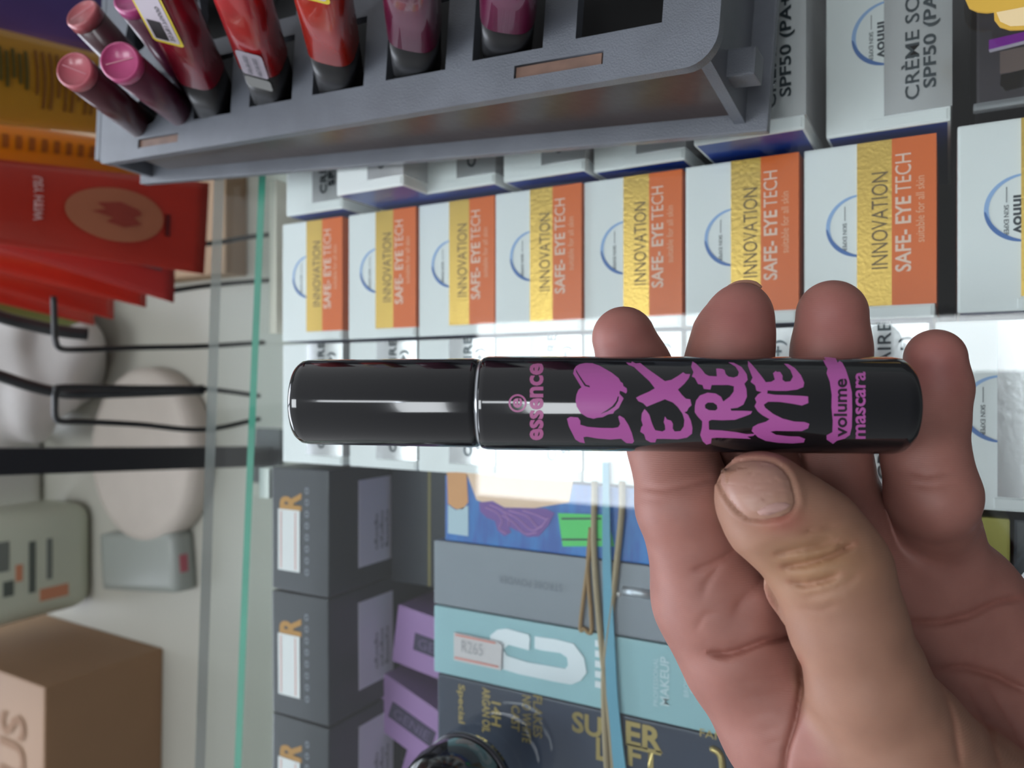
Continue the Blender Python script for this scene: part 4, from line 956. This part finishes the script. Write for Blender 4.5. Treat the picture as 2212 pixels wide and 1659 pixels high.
def surface_nets():
    lo = np.array([.012, -.204, -.214]); hi = np.array([.190, .030, -.118]); n = np.ceil((hi - lo) / HS).astype(int)
    xs, ys, zs = [lo[i] + HS * np.arange(n[i]) for i in range(3)]
    # coarse pass finds the shell, the fine pass only evaluates near it
    V = np.full(tuple(n), .01, np.float32); B = 16
    for i in range(0, n[0], B):
        for j in range(0, n[1], B):
            for k in range(0, n[2], B):
                i1, j1, k1 = min(i + B, n[0]), min(j + B, n[1]), min(k + B, n[2])
                c_ = np.array([(xs[i] + xs[i1 - 1]) / 2, (ys[j] + ys[j1 - 1]) / 2, (zs[k] + zs[k1 - 1]) / 2])
                dc = float(hand_sdf(c_[None, :], False)[0]); rad = HS * B * .87 + .003
                if abs(dc) > rad: V[i:i1, j:j1, k:k1] = dc; continue
                g = np.stack(np.meshgrid(xs[i:i1], ys[j:j1], zs[k:k1], indexing='ij'), -1).reshape(-1, 3)
                V[i:i1, j:j1, k:k1] = hand_sdf(g).reshape(i1 - i, j1 - j, k1 - k)
    ins = V < 0
    cell = np.zeros(tuple(n - 1), bool); cnt = np.zeros(tuple(n - 1), np.int8)
    sl = lambda a, d: a[d[0]:n[0] - 1 + d[0], d[1]:n[1] - 1 + d[1], d[2]:n[2] - 1 + d[2]]
    corners = [(a, b, c) for a in (0, 1) for b in (0, 1) for c in (0, 1)]
    for d in corners: cnt += sl(ins, d)
    cell = (cnt > 0) & (cnt < 8); idx = -np.ones(cell.shape, np.int64); I = np.argwhere(cell); idx[cell] = np.arange(len(I))
    acc = np.zeros((len(I), 3)); num = np.zeros(len(I))
    for a in corners:
        for ax_ in range(3):
            if a[ax_]: continue
            b = list(a); b[ax_] = 1
            va = V[I[:, 0] + a[0], I[:, 1] + a[1], I[:, 2] + a[2]]; vb_ = V[I[:, 0] + b[0], I[:, 1] + b[1], I[:, 2] + b[2]]
            m_ = (va < 0) != (vb_ < 0); t = np.where(m_, va / np.where(m_, va - vb_, 1), 0)
            p = np.tile(np.array(a, float), (len(I), 1)); p[:, ax_] += t
            acc[m_] += p[m_]; num[m_] += 1
    verts = lo + HS * (I + acc / num[:, None])
    quads = []
    for ax_ in range(3):
        o1, o2 = [(1, 2), (2, 0), (0, 1)][ax_]
        s0 = [slice(1, n[q] - 1) for q in range(3)]; s0[ax_] = slice(0, n[ax_] - 1); s1 = list(s0); s1[ax_] = slice(1, n[ax_])
        A_ = ins[tuple(s0)]; B_ = ins[tuple(s1)]; ch = np.argwhere(A_ != B_); sg = A_[tuple(ch.T)]
        base = ch + np.array([1 if q != ax_ else 0 for q in range(3)])
        def off(u, v):
            q = base.copy(); q[:, o1] -= u; q[:, o2] -= v; return idx[q[:, 0], q[:, 1], q[:, 2]]
        q = np.stack([off(1, 1), off(0, 1), off(0, 0), off(1, 0)], 1); q[~sg] = q[~sg][:, ::-1]; quads.append(q)
    quads = np.concatenate(quads); quads = quads[(quads >= 0).all(1)]
    return verts, quads
import time
t0_ = time.time()
HV, HQ = surface_nets()
Rm = np.array(M.to_3x3()); worldV = HV @ Rm.T + np.array(CP)
hand = thing('hand', 'left hand holding the black mascara tube across its fingers', 'hand', CP + FW * .17 + XC * .1 - YC * .08)
org = np.array(hand.location)
me = bpy.data.meshes.new('hand'); me.vertices.add(len(HV)); me.vertices.foreach_set('co', (worldV - org).ravel())
me.loops.add(HQ.size); me.loops.foreach_set('vertex_index', HQ.ravel().astype(np.int32)); me.polygons.add(len(HQ)); me.polygons.foreach_set('loop_start', np.arange(0, HQ.size, 4, dtype=np.int32))
me.polygons.foreach_set('use_smooth', np.ones(len(HQ), bool)); me.update(calc_edges=True); me.validate()
# skin pigment: tan over the thumb's back, pink on pads and palm
zz = -HV[:, 2]; pxv = 1106 + HV[:, 0] / zz * FPX; pyv = 829.5 - HV[:, 1] / zz * FPX
dT_ = chain(HV, THUMB, .003); tanw = np.clip(1 - (dT_ - .0002) / .002, 0, 1) * np.clip((pyv - 960) / 60, 0, 1)
kn = np.exp(-((pxv - 1760) / 110) ** 2 - ((pyv - 1215) / 75) ** 2) * tanw
tip = np.zeros(len(HV))
for (a, b, c_, r_) in (INDEX[0], MIDDLE[0], RING[0], PINKY[0]): tip = np.maximum(tip, np.exp(-((pxv - a) ** 2 + (pyv - b - 15) ** 2) / 75 ** 2))
cr = np.zeros(len(HV))
for line, wd, dep, z0, z1 in FOLDS:
    m_ = (zz > z0) & (zz < z1); cr = np.maximum(cr, np.where(m_, np.exp(-(polyd(pxv, pyv, line) / (wd * 1.1)) ** 2) * min(1, dep / .0012), 0))
cuticle = np.exp(-(((pxv - 1690) / 50) ** 2 + ((pyv - 1125) / 30) ** 2)) * tanw
base_c = np.array(lin((150, 104, 94))); tan_c = np.array(lin((150, 113, 95))); kn_c = np.array(lin((150, 115, 82))); tip_c = np.array(lin((156, 98, 94))); cr_c = np.array(lin((140, 74, 62))); cu_c = np.array(lin((158, 96, 84)))
col = base_c + (tan_c - base_c) * tanw[:, None]; col = col + (kn_c - col) * (kn * .9)[:, None]; col = col + (tip_c - col) * (tip * .8)[:, None]
col = col + (cr_c - col) * (cr * .3)[:, None]; col = col + (cu_c - col) * (cuticle * .8)[:, None]
at = me.color_attributes.new('pigment', 'FLOAT_COLOR', 'POINT'); at.data.foreach_set('color', np.concatenate([col, np.ones((len(col), 1))], 1).astype(np.float32).ravel())
sk = bpy.data.materials.new('skin'); sk.use_nodes = True; nt = sk.node_tree; b = nt.nodes['Principled BSDF']
an = nt.nodes.new('ShaderNodeAttribute'); an.attribute_name = 'pigment'
tc = nt.nodes.new('ShaderNodeTexCoord'); n1 = nt.nodes.new('ShaderNodeTexNoise'); n1.inputs['Scale'].default_value = 160; n1.inputs['Detail'].default_value = 5
mx = nt.nodes.new('ShaderNodeMix'); mx.data_type = 'RGBA'; mx.blend_type = 'MULTIPLY'; mx.inputs[0].default_value = .5
cr_ = nt.nodes.new('ShaderNodeValToRGB'); cr_.color_ramp.elements[0].color = (.80, .70, .68, 1); cr_.color_ramp.elements[0].position = .3; cr_.color_ramp.elements[1].color = (1.06, 1.0, .98, 1); cr_.color_ramp.elements[1].position = .7
nt.links.new(tc.outputs['Object'], n1.inputs['Vector']); nt.links.new(n1.outputs[0], cr_.inputs[0]); nt.links.new(an.outputs['Color'], mx.inputs[6]); nt.links.new(cr_.outputs[0], mx.inputs[7])
nt.links.new(mx.outputs[2], b.inputs['Base Color'])
b.inputs['Roughness'].default_value = .52; b.inputs['Specular IOR Level'].default_value = .35
b.inputs['Subsurface Weight'].default_value = .12; b.inputs['Subsurface Radius'].default_value = (.004, .0015, .0008); b.inputs['Subsurface Scale'].default_value = 1
vo = nt.nodes.new('ShaderNodeTexVoronoi'); vo.inputs['Scale'].default_value = 1500; vo.feature = 'DISTANCE_TO_EDGE'
wv = nt.nodes.new('ShaderNodeTexWave'); wv.inputs['Scale'].default_value = 700; wv.inputs['Distortion'].default_value = 6; wv.inputs['Detail Scale'].default_value = .4
ad = nt.nodes.new('ShaderNodeMath'); ad.operation = 'ADD'; bp = nt.nodes.new('ShaderNodeBump'); bp.inputs['Strength'].default_value = .07; bp.inputs['Distance'].default_value = .0003
nt.links.new(tc.outputs['Object'], vo.inputs['Vector']); nt.links.new(tc.outputs['Object'], wv.inputs['Vector'])
nt.links.new(vo.outputs['Distance'], ad.inputs[0]); nt.links.new(wv.outputs['Fac'], ad.inputs[1]); nt.links.new(ad.outputs[0], bp.inputs['Height']); nt.links.new(bp.outputs[0], b.inputs['Normal'])
link('hand_skin', me, sk, hand)

# nails: thin curved plates laid on the finger surface
def surf_depth(px, py, z0, z1):
    zs = np.arange(z0, z1, .0001)
    X = np.stack([(px - 1106) / FPX * zs, -(py - 829.5) / FPX * zs, -zs], 1); d = hand_sdf(X, False); k = np.argmax(d < 0); return zs[k] if d[k] < 0 else None
def nail_plate(name, outline, z0, z1, m, th=.0003, step=7):
    me = poly2d([outline]); bm = bmesh.new(); bm.from_mesh(me)
    xs = [p[0] for p in outline]; ys = [p[1] for p in outline]
    for x in np.arange(min(xs), max(xs), step): bmesh.ops.bisect_plane(bm, geom=bm.verts[:] + bm.edges[:] + bm.faces[:], plane_co=(x, 0, 0), plane_no=(1, 0, 0))
    for y in np.arange(min(ys), max(ys), step): bmesh.ops.bisect_plane(bm, geom=bm.verts[:] + bm.edges[:] + bm.faces[:], plane_co=(0, y, 0), plane_no=(0, 1, 0))
    bmesh.ops.remove_doubles(bm, verts=bm.verts, dist=.3)
    last = z0
    for v in bm.verts:
        x, y = v.co.x, v.co.y; z = surf_depth(x, y, z0, z1) or last; last = z
        edge = float(polyd(np.array([x]), np.array([y]), outline + outline[:1])[0])
        p = P(x, y, z - .00010 - .00045 * min(1, edge / 14)); v.co = p - hand.location
    r = bmesh.ops.solidify(bm, geom=list(bm.faces), thickness=th)
    bmesh.ops.recalc_face_normals(bm, faces=bm.faces)
    bm.to_mesh(me); bm.free(); return link(name, me, m, hand, True)
nm = mat('nail', (160, 118, 104), .46, coat=.03, sss=.1, rgb2=(160, 122, 98), nscale=70)
nl = nail_plate('thumb_nail', NAIL, .136, .152, nm)
LUN = [(1632, 1104), (1650, 1092), (1672, 1085), (1694, 1084), (1706, 1090), (1694, 1100), (1660, 1112), (1640, 1112)]
o = nail_plate('nail_moon', LUN, .1352, .152, mat('nail_moon', (168, 130, 122), .5), th=.0001); 
for v in o.data.vertices: v.co -= FW * .00050
o.parent = nl
# middle finger nail, only its rim shows beyond the tip
bm = bmesh.new()
for (pts, r_) in (([(1545, 676, .1755), (1553, 648, .1755), (1568, 626, .1755), (1588, 613, .1755), (1610, 609, .1755), (1630, 612, .1755), (1644, 622, .1755)], .0005),):
    tube(bm, spline([P(*q) - hand.location for q in pts], 6), [.0004] + [r_] * (len(spline([P(*q) for q in pts], 6)) - 2) + [.0004], 10)
link('middle_finger_nail', bm, mat('nail_far', (168, 124, 104), .5), hand, True)
